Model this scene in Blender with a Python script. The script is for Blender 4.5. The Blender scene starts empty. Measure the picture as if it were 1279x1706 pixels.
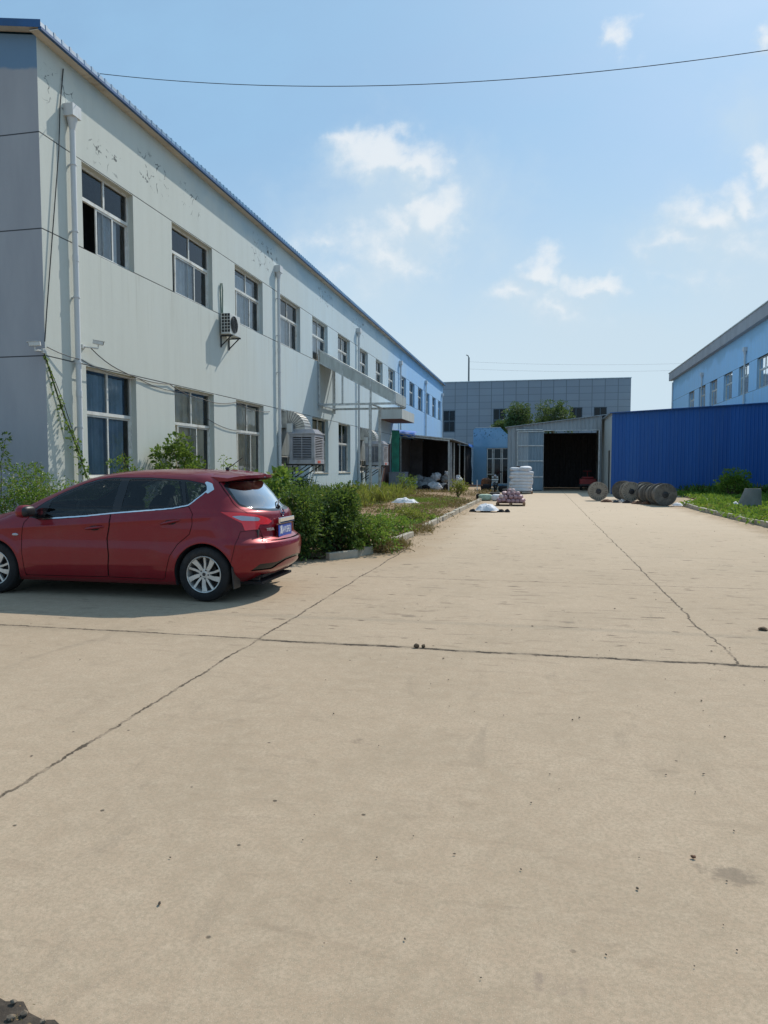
import bpy, bmesh, math, random
import numpy as np
from mathutils import Vector, Matrix, noise
R=math.radians; PI=math.pi
rng=np.random.default_rng(7); random.seed(7)
sc=bpy.context.scene; COL=sc.collection
SUN=Vector((.36,.87,1.)).normalized()

# ------------------------------------------------------------------ helpers
def tag(o,label=None,cat=None,group=None,kind=None):
    for k,v in (('label',label),('category',cat),('group',group),('kind',kind)):
        if v: o[k]=v
    return o
def thing(name,label,cat,loc=(0,0,0),rz=0,group=None):
    o=bpy.data.objects.new(name,None); COL.objects.link(o); o.empty_display_size=.1
    o.location=loc; o.rotation_euler=(0,0,rz)
    return tag(o,label,cat,group)
def wmat(o):
    m=Matrix.Identity(4)
    while o is not None:
        m=(Matrix.Translation(o.location)@o.rotation_euler.to_matrix().to_4x4())@m; o=o.parent
    return m
def link(name,me,parent=None,mats=(),world=True):
    o=bpy.data.objects.new(name,me); COL.objects.link(o)
    for m in (mats if isinstance(mats,(list,tuple)) else [mats]): me.materials.append(m)
    if parent is not None:
        if world: me.transform(wmat(parent).inverted())
        o.parent=parent
    return o
class MB:
    def __init__(s): s.v=[]; s.f=[]; s.m=[]; s.cur=0
    def add(s,vs,fs,m=None):
        b=len(s.v); s.v+= [tuple(v) for v in vs]; s.f+=[tuple(b+i for i in f) for f in fs]; s.m+=[s.cur if m is None else m]*len(fs); return s
    def box(s,x0,x1,y0,y1,z0,z1,m=None,M=None):
        vs=[(x,y,z) for z in (z0,z1) for y in (y0,y1) for x in (x0,x1)]
        if M is not None: vs=[M@Vector(v) for v in vs]
        return s.add(vs,[(0,2,3,1),(4,5,7,6),(0,1,5,4),(2,6,7,3),(0,4,6,2),(1,3,7,5)],m)
    def cbox(s,c,size,M=None,m=None):
        a,b,d=[k/2 for k in size]; T=Matrix.Translation(c)
        if M is not None: T=T@M.to_4x4()
        return s.box(-a,a,-b,b,-d,d,m,T)
    def bar(s,p0,p1,w,h,m=None):
        p0,p1=Vector(p0),Vector(p1); d=p1-p0; L=d.length; d.normalize()
        up=Vector((0,0,1)) if abs(d.z)<.95 else Vector((1,0,0))
        a=d.cross(up).normalized(); b=a.cross(d)
        vs=[p+a*(i*w/2)+b*(j*h/2) for p in (p0,p1) for j in (-1,1) for i in (-1,1)]
        return s.add(vs,[(0,2,3,1),(4,5,7,6),(0,1,5,4),(2,6,7,3),(0,4,6,2),(1,3,7,5)],m)
    def tube(s,pts,r,n=8,m=None,caps=True):
        pts=[Vector(p) for p in pts]; rs=r if isinstance(r,(list,tuple)) else [r]*len(pts)
        vs=[]; fs=[]; prev=None
        for i,p in enumerate(pts):
            d=(pts[min(i+1,len(pts)-1)]-pts[max(i-1,0)]).normalized()
            if prev is None:
                up=Vector((0,0,1)) if abs(d.z)<.9 else Vector((1,0,0)); a=d.cross(up).normalized()
            else: a=(prev-d*prev.dot(d)).normalized()
            prev=a; b=d.cross(a)
            vs+=[p+(a*math.cos(2*PI*k/n)+b*math.sin(2*PI*k/n))*rs[i] for k in range(n)]
        for i in range(len(pts)-1):
            for k in range(n):
                fs.append((i*n+k,i*n+(k+1)%n,(i+1)*n+(k+1)%n,(i+1)*n+k))
        if caps: fs.append(tuple(range(n))[::-1]); fs.append(tuple((len(pts)-1)*n+k for k in range(n)))
        return s.add(vs,fs,m)
    def lathe(s,prof,n=32,M=None,m=None,close=False):
        """prof: list of (r,h) round local z"""
        M=M or Matrix.Identity(4); vs=[];fs=[]
        for r,h in prof: vs+=[M@Vector((r*math.cos(2*PI*k/n),r*math.sin(2*PI*k/n),h)) for k in range(n)]
        q=len(prof)
        for i in range(q if close else q-1):
            for k in range(n):
                j=(i+1)%q; fs.append((i*n+k,i*n+(k+1)%n,j*n+(k+1)%n,j*n+k))
        return s.add(vs,fs,m)
    def disc(s,r,h,n=32,M=None,m=None):
        M=M or Matrix.Identity(4)
        return s.add([M@Vector((r*math.cos(2*PI*k/n),r*math.sin(2*PI*k/n),h)) for k in range(n)],[tuple(range(n))],m)
    def ball(s,c,rad,nu=12,nv=8,M=None,m=None,e=1.0,jit=0,seed=0):
        rx,ry,rz=rad if isinstance(rad,(list,tuple)) else (rad,)*3
        vs=[];fs=[]
        pw=lambda a:math.copysign(abs(a)**e,a)
        for j in range(nv+1):
            ph=-PI/2+PI*j/nv
            for i in range(nu):
                th=2*PI*i/nu
                v=Vector((rx*pw(math.cos(ph))*pw(math.cos(th)),ry*pw(math.cos(ph))*pw(math.sin(th)),rz*pw(math.sin(ph))))
                if jit: v=v*(1+jit*noise.noise(v*(2.2/max(rx,ry,rz))+Vector((seed*7.3,seed*3.1,seed))))
                if M is not None: v=M@v
                vs.append(Vector(c)+v)
        for j in range(nv):
            for i in range(nu):
                fs.append((j*nu+i,j*nu+(i+1)%nu,(j+1)*nu+(i+1)%nu,(j+1)*nu+i))
        return s.add(vs,fs,m)
    def quad(s,*p,m=None): return s.add(p,[tuple(range(len(p)))],m)
    def build(s,name,mats,parent=None,smooth=None,bevel=0,world=True):
        me=bpy.data.meshes.new(name); me.from_pydata(s.v,[],s.f); me.update()
        if len(set(s.m))>1: me.polygons.foreach_set('material_index',s.m)
        o=link(name,me,parent,mats,world)
        if smooth is not None:
            me.polygons.foreach_set('use_smooth',[True]*len(me.polygons)); me.set_sharp_from_angle(angle=R(smooth))
        if bevel:
            b=o.modifiers.new('bevel','BEVEL'); b.width=bevel; b.segments=2; b.limit_method='ANGLE'; b.harden_normals=False
        return o
# ------------------------------------------------------------------ materials
MATS={}
class NT:
    def __init__(s,name):
        s.mat=bpy.data.materials.new(name); s.mat.use_nodes=True; s.t=s.mat.node_tree; s.n=s.t.nodes; s.l=s.t.links
        s.bsdf=s.n['Principled BSDF']; s.out=s.n['Material Output']
    def node(s,typ,**kw):
        n=s.n.new(typ)
        for k,v in kw.items():
            if k.startswith('i_'): n.inputs[k[2:].replace('_',' ')].default_value=v
            else: setattr(n,k,v)
        return n
    def lk(s,a,b): s.l.new(a,b)
    def math(s,op,a,b=None,c=None,clamp=False):
        n=s.n.new('ShaderNodeMath'); n.operation=op; n.use_clamp=clamp
        for i,x in enumerate((a,b,c)):
            if x is None: continue
            if isinstance(x,(int,float)): n.inputs[i].default_value=x
            else: s.l.new(x,n.inputs[i])
        return n.outputs[0]
    def mapr(s,v,a,b,c=0,d=1,smooth=True):
        n=s.n.new('ShaderNodeMapRange'); n.interpolation_type='SMOOTHSTEP' if smooth else 'LINEAR'
        s.l.new(v,n.inputs[0]); 
        for i,x in enumerate((a,b,c,d)): n.inputs[i+1].default_value=x
        return n.outputs[0]
    def noise(s,vec,scale,detail=4,rough=.55,dist=0):
        n=s.n.new('ShaderNodeTexNoise'); n.inputs['Scale'].default_value=scale; n.inputs['Detail'].default_value=detail
        n.inputs['Roughness'].default_value=rough; n.inputs['Distortion'].default_value=dist
        if vec is not None: s.l.new(vec,n.inputs['Vector'])
        return n.outputs['Fac']
    def mix(s,f,a,b,typ='MIX'):
        n=s.n.new('ShaderNodeMix'); n.data_type='RGBA'; n.blend_type=typ
        for i,x in ((0,f),(6,a),(7,b)):
            if isinstance(x,(int,float)): n.inputs[i].default_value=x
            elif isinstance(x,(tuple,list)): n.inputs[i].default_value=tuple(x)[:3]+(1,)
            else: s.l.new(x,n.inputs[i])
        return n.outputs[2]
    def bump(s,h,strength=.3,dist=.01):
        n=s.n.new('ShaderNodeBump'); n.inputs['Strength'].default_value=strength; n.inputs['Distance'].default_value=dist
        s.l.new(h,n.inputs['Height']); s.l.new(n.outputs[0],s.bsdf.inputs['Normal'])
    def pos(s): return s.n.new('ShaderNodeNewGeometry').outputs['Position']
    def obj(s): return s.n.new('ShaderNodeTexCoord').outputs['Object']
    def sep(s,v):
        n=s.n.new('ShaderNodeSeparateXYZ'); s.l.new(v,n.inputs[0]); return n.outputs
    def mul(s,v,t):
        n=s.n.new('ShaderNodeVectorMath'); n.operation='MULTIPLY'; s.l.new(v,n.inputs[0]); n.inputs[1].default_value=t; return n.outputs[0]
    def base(s,c):
        if isinstance(c,(tuple,list)): s.bsdf.inputs['Base Color'].default_value=tuple(c)[:3]+(1,)
        else: s.l.new(c,s.bsdf.inputs['Base Color'])
    def set(s,**kw):
        for k,v in kw.items(): s.bsdf.inputs[k.replace('_',' ')].default_value=v
def mat(name,c,rough=.7,metal=0,var=.15,scale=6,bump=0,bscale=None,coat=0,dirt=None,dscale=2,streak=False,spec=.5):
    """plain procedural material: noise-varied colour, optional dirt and bump"""
    if name in MATS: return MATS[name]
    t=NT(name); v=t.obj(); vv=t.mul(v,(1,1,.15)) if streak else v
    n=t.noise(vv,scale,5,.6)
    a=tuple(max(0,k*(1-var)) for k in c); b=tuple(min(1,k*(1+var)) for k in c)
    col=t.mix(t.mapr(n,.3,.7),a,b)
    if dirt: col=t.mix(t.math('MULTIPLY',t.mapr(t.noise(vv,dscale,6,.65),.5,.75),.8),col,dirt)
    t.base(col); t.set(Roughness=rough,Metallic=metal,Coat_Weight=coat,Specular_IOR_Level=spec)
    if bump: t.bump(t.noise(v,bscale or scale*6,4,.6),bump,.01)
    MATS[name]=t.mat; return t.mat
def leafmat(name,c,c2,dry=None,trans=.35,rough=.62):
    t=NT(name); a=t.node('ShaderNodeAttribute',attribute_name='tint')
    f=t.sep(a.outputs['Vector'])
    col=t.mix(f[0],c,c2)
    if dry: col=t.mix(t.mapr(f[1],.88,.95),col,dry)
    t.base(col); t.set(Roughness=rough,Specular_IOR_Level=.22)
    tr=t.node('ShaderNodeBsdfTranslucent'); t.lk(t.mix(.5,col,(.30,.42,.05)),tr.inputs[0])
    m=t.node('ShaderNodeMixShader'); m.inputs[0].default_value=trans
    t.lk(t.bsdf.outputs[0],m.inputs[1]); t.lk(tr.outputs[0],m.inputs[2]); t.lk(m.outputs[0],t.out.inputs[0])
    return t.mat
def glassmat(name,tint,refl=1.0,rough=.02,ior=1.5):
    t=NT(name); tr=t.node('ShaderNodeBsdfTransparent'); tr.inputs[0].default_value=tuple(tint)+(1,)
    g=t.node('ShaderNodeBsdfGlossy'); g.inputs['Roughness'].default_value=rough; g.inputs[0].default_value=(.95,.97,1,1)
    fr=t.node('ShaderNodeFresnel'); fr.inputs[0].default_value=ior
    nz=t.noise(t.obj(),3.0,2,.5); bp=t.node('ShaderNodeBump'); bp.inputs['Strength'].default_value=.04; bp.inputs['Distance'].default_value=.05
    t.lk(nz,bp.inputs['Height']); t.lk(bp.outputs[0],g.inputs['Normal'])
    m=t.node('ShaderNodeMixShader'); t.lk(t.math('MULTIPLY',fr.outputs[0],refl,clamp=True),m.inputs[0])
    t.lk(tr.outputs[0],m.inputs[1]); t.lk(g.outputs[0],m.inputs[2]); t.lk(m.outputs[0],t.out.inputs[0])
    return t.mat

def facade_mat(name,near,far,y0,y1,grooves=(3.73,6.2,8.04),peel=(),hue=None):
    t=NT(name); p=t.pos(); s=t.sep(p)
    n1=t.noise(p,.35,5,.6); n2=t.noise(t.mul(p,(1.5,1.5,.12)),2.2,6,.65); n3=t.noise(p,5,5,.6)
    wob=t.math('MULTIPLY_ADD',n1,8.,-4.)
    ydist=t.math('ADD',s[1],wob)
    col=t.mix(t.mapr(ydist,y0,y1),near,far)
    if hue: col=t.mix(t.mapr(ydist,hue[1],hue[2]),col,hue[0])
    col=t.mix(t.mapr(n2,.35,.75,0,.24),col,t.mix(.5,col,(.30,.32,.28)))          # rain streaks
    col=t.mix(t.mapr(n3,.35,.7,0,.14),col,(.62,.66,.62))
    for zs in (6.2,1.25):
        col=t.mix(t.math('MULTIPLY',t.math('MULTIPLY',t.mapr(s[2],zs-1.9,zs-.05),t.mapr(s[2],zs+.03,zs)),t.mapr(t.noise(t.mul(p,(1,3.2,.10)),2.4,5,.6),.52,.75,0,.30)),col,(.30,.29,.24))
    # older bluer coat showing below the eaves
    zz=t.math('ADD',s[2],t.math('MULTIPLY_ADD',n1,2.4,-1.2))
    col=t.mix(t.mapr(zz,9.2,9.75,0,.45),col,(.26,.42,.52))
    # splash dirt at the foot of the wall
    col=t.mix(t.mapr(t.math('ADD',s[2],n2),1.5,.6,0,.4),col,(.33,.32,.27))
    h=None
    for g in grooves:
        d=t.math('ABSOLUTE',t.math('SUBTRACT',s[2],g)); k=t.mapr(d,.016,.008)
        h=k if h is None else t.math('MAXIMUM',h,k)
    wear=t.mapr(t.noise(p,1.3,3),.25,.4)
    gm=t.math('MULTIPLY',h,t.math('MULTIPLY_ADD',wear,.75,.2))
    col=t.mix(gm,col,(.05,.055,.06))
    pk=None
    for (a,b,z0,z1) in peel:
        k=t.math('MULTIPLY',t.math('MULTIPLY',t.mapr(s[1],a-.15,a+.1),t.mapr(s[1],b+.15,b-.1)),t.math('MULTIPLY',t.mapr(s[2],z0-.1,z0+.1),t.mapr(s[2],z1+.1,z1-.1)))
        pk=k if pk is None else t.math('MAXIMUM',pk,k)
    if pk is not None:
        vo=t.node('ShaderNodeTexVoronoi',feature='DISTANCE_TO_EDGE'); vo.inputs['Scale'].default_value=2.6
        wv=t.node('ShaderNodeVectorMath',operation='ADD'); 
        nn=t.node('ShaderNodeTexNoise'); nn.inputs['Scale'].default_value=3.; t.lk(p,nn.inputs['Vector'])
        sc_=t.node('ShaderNodeVectorMath',operation='SCALE'); sc_.inputs['Scale'].default_value=.5; t.lk(nn.outputs['Color'],sc_.inputs[0])
        t.lk(p,wv.inputs[0]); t.lk(sc_.outputs[0],wv.inputs[1]); t.lk(wv.outputs[0],vo.inputs['Vector'])
        e=t.mapr(vo.outputs['Distance'],.05,.02); br=t.mapr(t.noise(p,4.5,4,.7),.49,.55)
        col=t.mix(t.math('MULTIPLY',t.math('MULTIPLY',e,br),t.math('MULTIPLY',pk,.85)),col,(.07,.085,.09))
    t.base(col); t.set(Roughness=.85,Specular_IOR_Level=.25)
    hh=t.math('ADD',t.math('MULTIPLY',n3,.25),t.math('MULTIPLY',gm,-1.))
    hh=t.math('ADD',hh,t.math('MULTIPLY',t.noise(p,40,3,.6),.12))
    t.bump(hh,.35,.02)
    return t.mat

def concrete_mat():
    t=NT('yard_concrete'); p=t.pos(); s=t.sep(p)
    n0=t.noise(p,.22,5,.6); n1=t.noise(p,1.1,6,.62,.6); n2=t.noise(p,9,6,.65); n3=t.noise(p,70,4,.7); n4=t.noise(t.mul(p,(1,.35,1)),2.3,7,.7,1.2)
    col=t.mix(t.mapr(n0,.3,.7),(.400,.293,.200),(.470,.354,.252))
    col=t.mix(t.mapr(n1,.40,.68,0,.5),col,(.325,.243,.165))
    col=t.mix(t.mapr(n2,.35,.75,0,.4),col,(.54,.43,.315))
    col=t.mix(t.mapr(n3,.3,.75,0,.8),col,(.30,.24,.165))
    col=t.mix(t.mapr(n4,.56,.72,0,.34),col,(.22,.175,.125))
    n5=t.noise(p,260,2,.6); col=t.mix(t.mapr(n5,.55,.75,0,.45),col,(.62,.55,.44)); col=t.mix(t.mapr(n5,.42,.28,0,.5),col,(.17,.13,.09))
    n6=t.noise(t.mul(p,(.55,2.6,1)),3.4,8,.72,.4); col=t.mix(t.math('MULTIPLY',t.mapr(n6,.575,.625,0,.6),t.mapr(s[1],4.5,7.5,.25,1)),col,(.20,.15,.105))
    col=t.mix(t.math('MULTIPLY',t.math('MULTIPLY',t.mapr(t.math('ABSOLUTE',t.math('SUBTRACT',s[0],.10)),.11,.08),t.mapr(t.math('ABSOLUTE',t.math('SUBTRACT',s[1],2.06)),.05,.03)),t.math('MULTIPLY',t.mapr(t.math('SINE',t.math('MULTIPLY',s[0],95.)),-.2,.6,.1,.5),t.mapr(n2,.4,.6))),col,(.2,.15,.12))
    # yard colour grows paler with distance
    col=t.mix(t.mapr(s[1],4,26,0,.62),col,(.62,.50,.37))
    # soil washed onto the slab near the beds
    ed=t.math('MAXIMUM',t.mapr(t.math('ADD',s[0],t.math('MULTIPLY_ADD',n1,1.6,-.8)),-1.4,-2.5),t.mapr(t.math('ADD',s[0],t.math('MULTIPLY_ADD',n1,1.6,-.8)),4.6,5.4))
    ed=t.math('MULTIPLY',ed,t.mapr(s[1],9.5,12.5)); 
    col=t.mix(t.math('MULTIPLY',ed,t.mapr(n2,.3,.6,.35,.8)),col,(.33,.235,.145))
    # dark pits and chips
    vo=t.node('ShaderNodeTexVoronoi'); vo.inputs['Scale'].default_value=7.; vo.inputs['Randomness'].default_value=1; t.lk(p,vo.inputs['Vector'])
    cs=t.sep(vo.outputs['Color']); pit=t.math('MULTIPLY',t.mapr(t.math('ADD',vo.outputs['Distance'],t.math('MULTIPLY_ADD',n2,.10,-.05)),.085,.045),t.mapr(cs[0],.84,.87))
    vo2=t.node('ShaderNodeTexVoronoi'); vo2.inputs['Scale'].default_value=2.1; t.lk(t.mul(p,(.5,1,1)),vo2.inputs['Vector'])
    cs2=t.sep(vo2.outputs['Color']); scar=t.math('MULTIPLY',t.mapr(t.math('ADD',vo2.outputs['Distance'],t.math('MULTIPLY_ADD',n2,.5,-.25)),.15,.03),t.mapr(cs2[1],.55,.58))
    col=t.mix(t.math('MULTIPLY',scar,.55),col,(.15,.12,.09)); col=t.mix(t.math('MULTIPLY',pit,.85),col,(.07,.055,.04))
    for sx,sy,thr,rad in ((1.3,4.2,.70,.11),(2.6,7.,.80,.13)):
        v3=t.node('ShaderNodeTexVoronoi'); v3.inputs['Scale'].default_value=1.; t.lk(t.mul(p,(sx,sy,1)),v3.inputs['Vector']); c3=t.sep(v3.outputs['Color'])
        k3=t.math('MULTIPLY',t.mapr(t.math('ADD',v3.outputs['Distance'],t.math('MULTIPLY_ADD',t.noise(t.mul(p,(.6,1.6,1)),7,5,.75),.9,-.45)),rad,rad*.3),t.mapr(c3[2],thr,thr+.03))
        k3=t.math('MULTIPLY',k3,t.math('MULTIPLY',t.mapr(s[1],5.6,6.6,.12,.85),t.mapr(s[1],26,14,.2,1)))
        col=t.mix(k3,col,(.125,.092,.062))
    # slab joints, ragged and partly filled
    wl=t.math('ADD',t.math('MULTIPLY_ADD',t.noise(p,1.2,2),.10,-.05),t.math('MULTIPLY',t.math('MULTIPLY_ADD',t.noise(p,2.3,3),.15,-.075),t.math('MULTIPLY',t.mapr(s[0],.9,1.2),t.mapr(s[1],11,6.5)))); wf=t.math('MULTIPLY_ADD',t.noise(p,16,6,.75),.075,-.0375); w=t.math('ADD',wl,wf)
    hole=t.mapr(t.noise(p,3.1,5,.7),.36,.56,.22,1)
    def joint(ax,c,wd,lo=None,hi=None,k=1.0):
        o=s[1-ax]; d=t.math('ABSOLUTE',t.math('SUBTRACT',t.math('ADD',s[ax],w),c)); m=t.mapr(d,wd,wd*.45)
        if lo is not None: m=t.math('MULTIPLY',m,t.mapr(o,lo-.02,lo+.02))
        if hi is not None: m=t.math('MULTIPLY',m,t.mapr(o,hi+.02,hi-.02))
        return t.math('MULTIPLY',m,k)
    J=[joint(0,1.5,.0135,5.85,None,.85),joint(0,-2.4,.0135,None,14,.9),joint(1,5.86,.023,-1.5e3,-2.4,.9),joint(1,5.82,.034,-2.4,None,1.),joint(1,9.6,.013,-2.4,None,.7),joint(1,12.7,.012,1.5,None,.6),joint(1,18.5,.012,None,None,.35),joint(0,-6.3,.012,None,12,.6),joint(1,-.5,.014)]
    jm=J[0]
    for k in J[1:]: jm=t.math('MAXIMUM',jm,k)
    jd=t.math('MULTIPLY',jm,hole)
    halo=t.mapr(t.math('ABSOLUTE',t.math('SUBTRACT',t.math('ADD',s[1],wl),5.82)),.10,.0,0,.25)
    col=t.mix(halo,col,(.25,.20,.14))
    col=t.mix(jd,col,(.055,.042,.03))
    t.base(col); t.set(Roughness=.9,Specular_IOR_Level=.2)
    h=t.math('ADD',t.math('MULTIPLY',n3,.25),t.math('MULTIPLY',n2,.35)); h=t.math('SUBTRACT',h,t.math('MULTIPLY',jm,2.)); h=t.math('SUBTRACT',h,t.math('ADD',pit,t.math('MULTIPLY',scar,.5)))
    t.bump(h,.45,.008)
    return t.mat
def soil_mat():
    t=NT('soil'); p=t.pos(); n1=t.noise(p,.7,5,.6); n2=t.noise(p,6,6,.7); n3=t.noise(p,40,4,.7)
    col=t.mix(t.mapr(n1,.35,.65),(.26,.165,.095),(.36,.26,.165)); col=t.mix(t.mapr(n2,.4,.7,0,.7),col,(.16,.10,.06)); col=t.mix(t.mapr(n3,.4,.8,0,.5),col,(.40,.31,.21))
    t.base(col); t.set(Roughness=.95,Specular_IOR_Level=.15); t.bump(t.math('ADD',n3,t.math('MULTIPLY',n2,2)),.8,.03)
    return t.mat

M=dict(
 concrete=concrete_mat(), soil=soil_mat(),
 land=mat('land_dirt',(.22,.19,.12),.95,var=.3,scale=.2,bump=.3,bscale=2),
 upvc=mat('window_frame_plastic',(.70,.70,.66),.45,var=.1,scale=4,dirt=(.38,.35,.28),dscale=3,spec=.4),
 steelwin=mat('window_frame_dark',(.07,.10,.13),.45),
 glass=glassmat('window_glass',(.88,.90,.91),.95,.03), darkglass=glassmat('window_glass_blue',(.10,.16,.24),.75,.04),
 curtain=mat('curtain_cloth',(.86,.89,.90),.9,var=.10,scale=3), tan=mat('curtain_tan',(.86,.77,.58),.9,var=.15,scale=3), bluecur=mat('curtain_blue',(.34,.47,.57),.9,var=.15,scale=3),
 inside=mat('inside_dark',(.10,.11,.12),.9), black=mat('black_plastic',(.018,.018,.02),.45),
 soffit=mat('soffit_board',(.55,.50,.42),.8,var=.08,scale=1,dirt=(.30,.24,.17),dscale=1.5),
 roofblue=mat('roof_sheet_blue',(.05,.19,.34),.45,var=.2,scale=1.5,dirt=(.16,.22,.30),dscale=.8), trimblue=mat('trim_blue',(.012,.07,.20),.4,var=.2,scale=1.2),
 pipe=mat('downpipe_plastic',(.62,.64,.65),.5,var=.08,scale=2,dirt=(.40,.40,.38),dscale=2,streak=True),
 galv=mat('galvanised_steel',(.50,.53,.54),.38,metal=.7,var=.2,scale=7,dirt=(.28,.28,.27),dscale=4), sheet=mat('dull_sheet_metal',(.47,.51,.50),.42,metal=.35,var=.18,scale=3,dirt=(.35,.33,.28),dscale=2.5,streak=True),
 duct=mat('duct_metal',(.50,.50,.48),.4,metal=.6,var=.12,scale=4), coolerpl=mat('cooler_plastic',(.42,.42,.45),.55,var=.08,scale=3,dirt=(.27,.26,.25),dscale=2.5),
 coolerdark=mat('cooler_pad',(.035,.035,.04),.8), red=mat('red_label',(.55,.10,.06),.6),
 white=mat('white_enamel',(.60,.61,.59),.45,var=.07,scale=3,dirt=(.45,.43,.38),dscale=3), cable=mat('cable_black',(.02,.02,.022),.6),
 blacksteel=mat('black_steel',(.025,.025,.028),.5), rust=mat('rusty_steel',(.16,.07,.035),.85,var=.4,scale=9),
 slab=mat('canopy_plaster',(.50,.52,.50),.85,var=.1,scale=2,dirt=(.33,.31,.26),dscale=1.2,streak=True), brown=mat('brown_underside',(.16,.075,.06),.8),
 green=mat('green_tarpaulin',(.015,.22,.14),.6,var=.25,scale=3), bluetarp=mat('blue_tarpaulin',(.015,.13,.50),.5,var=.2,scale=3), blackcloth=mat('black_cloth',(.012,.012,.015),.95,var=.3,scale=6), greyply=mat('grey_lining_sheet',(.10,.10,.11),.8,var=.2,scale=2),
 sack=mat('woven_sack_white',(.66,.67,.70),.7,var=.08,scale=5,bump=.35,bscale=16), greysack=mat('woven_sack_grey',(.30,.31,.32),.75,var=.2,scale=4,bump=.35,bscale=14), greensack=mat('sack_green',(.42,.52,.40),.75,var=.25,scale=9,bump=.3,bscale=14),
 mauve=mat('mauve_wrap',(.36,.22,.24),.6,var=.25,scale=6,bump=.3,bscale=20), pinkwrap=mat('pale_wrap',(.55,.42,.41),.6,var=.2,scale=6,bump=.3,bscale=20),
 wood=mat('pallet_wood',(.20,.12,.07),.85,var=.35,scale=8,bump=.3,bscale=30), drumwood=mat('drum_wood',(.30,.26,.21),.9,var=.35,scale=5,bump=.4,bscale=30,dirt=(.12,.10,.08),dscale=5), drumdark=mat('drum_dark',(.135,.122,.105),.85,var=.35,scale=5,bump=.4,bscale=30),
 precast=mat('precast_concrete',(.20,.20,.19),.9,var=.15,scale=3,bump=.35,bscale=25,dirt=(.12,.12,.11),dscale=2), kerb=mat('kerb_concrete',(.40,.36,.29),.9,var=.2,scale=3,bump=.5,bscale=22,dirt=(.20,.16,.11),dscale=2),
 bark=mat('bark',(.12,.09,.06),.9,var=.3,scale=10), stem=mat('green_stem',(.12,.16,.05),.7), dirt=mat('clod',(.13,.085,.05),.95,var=.35,scale=14,bump=.6,bscale=40),
 redpaint=mat('red_machine_paint',(.30,.03,.03),.5,var=.2,scale=4), rubber=mat('rubber',(.016,.016,.017),.8,var=.25,scale=6,bump=.2,bscale=40,dirt=(.05,.045,.04),dscale=5,spec=.3),
)
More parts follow.
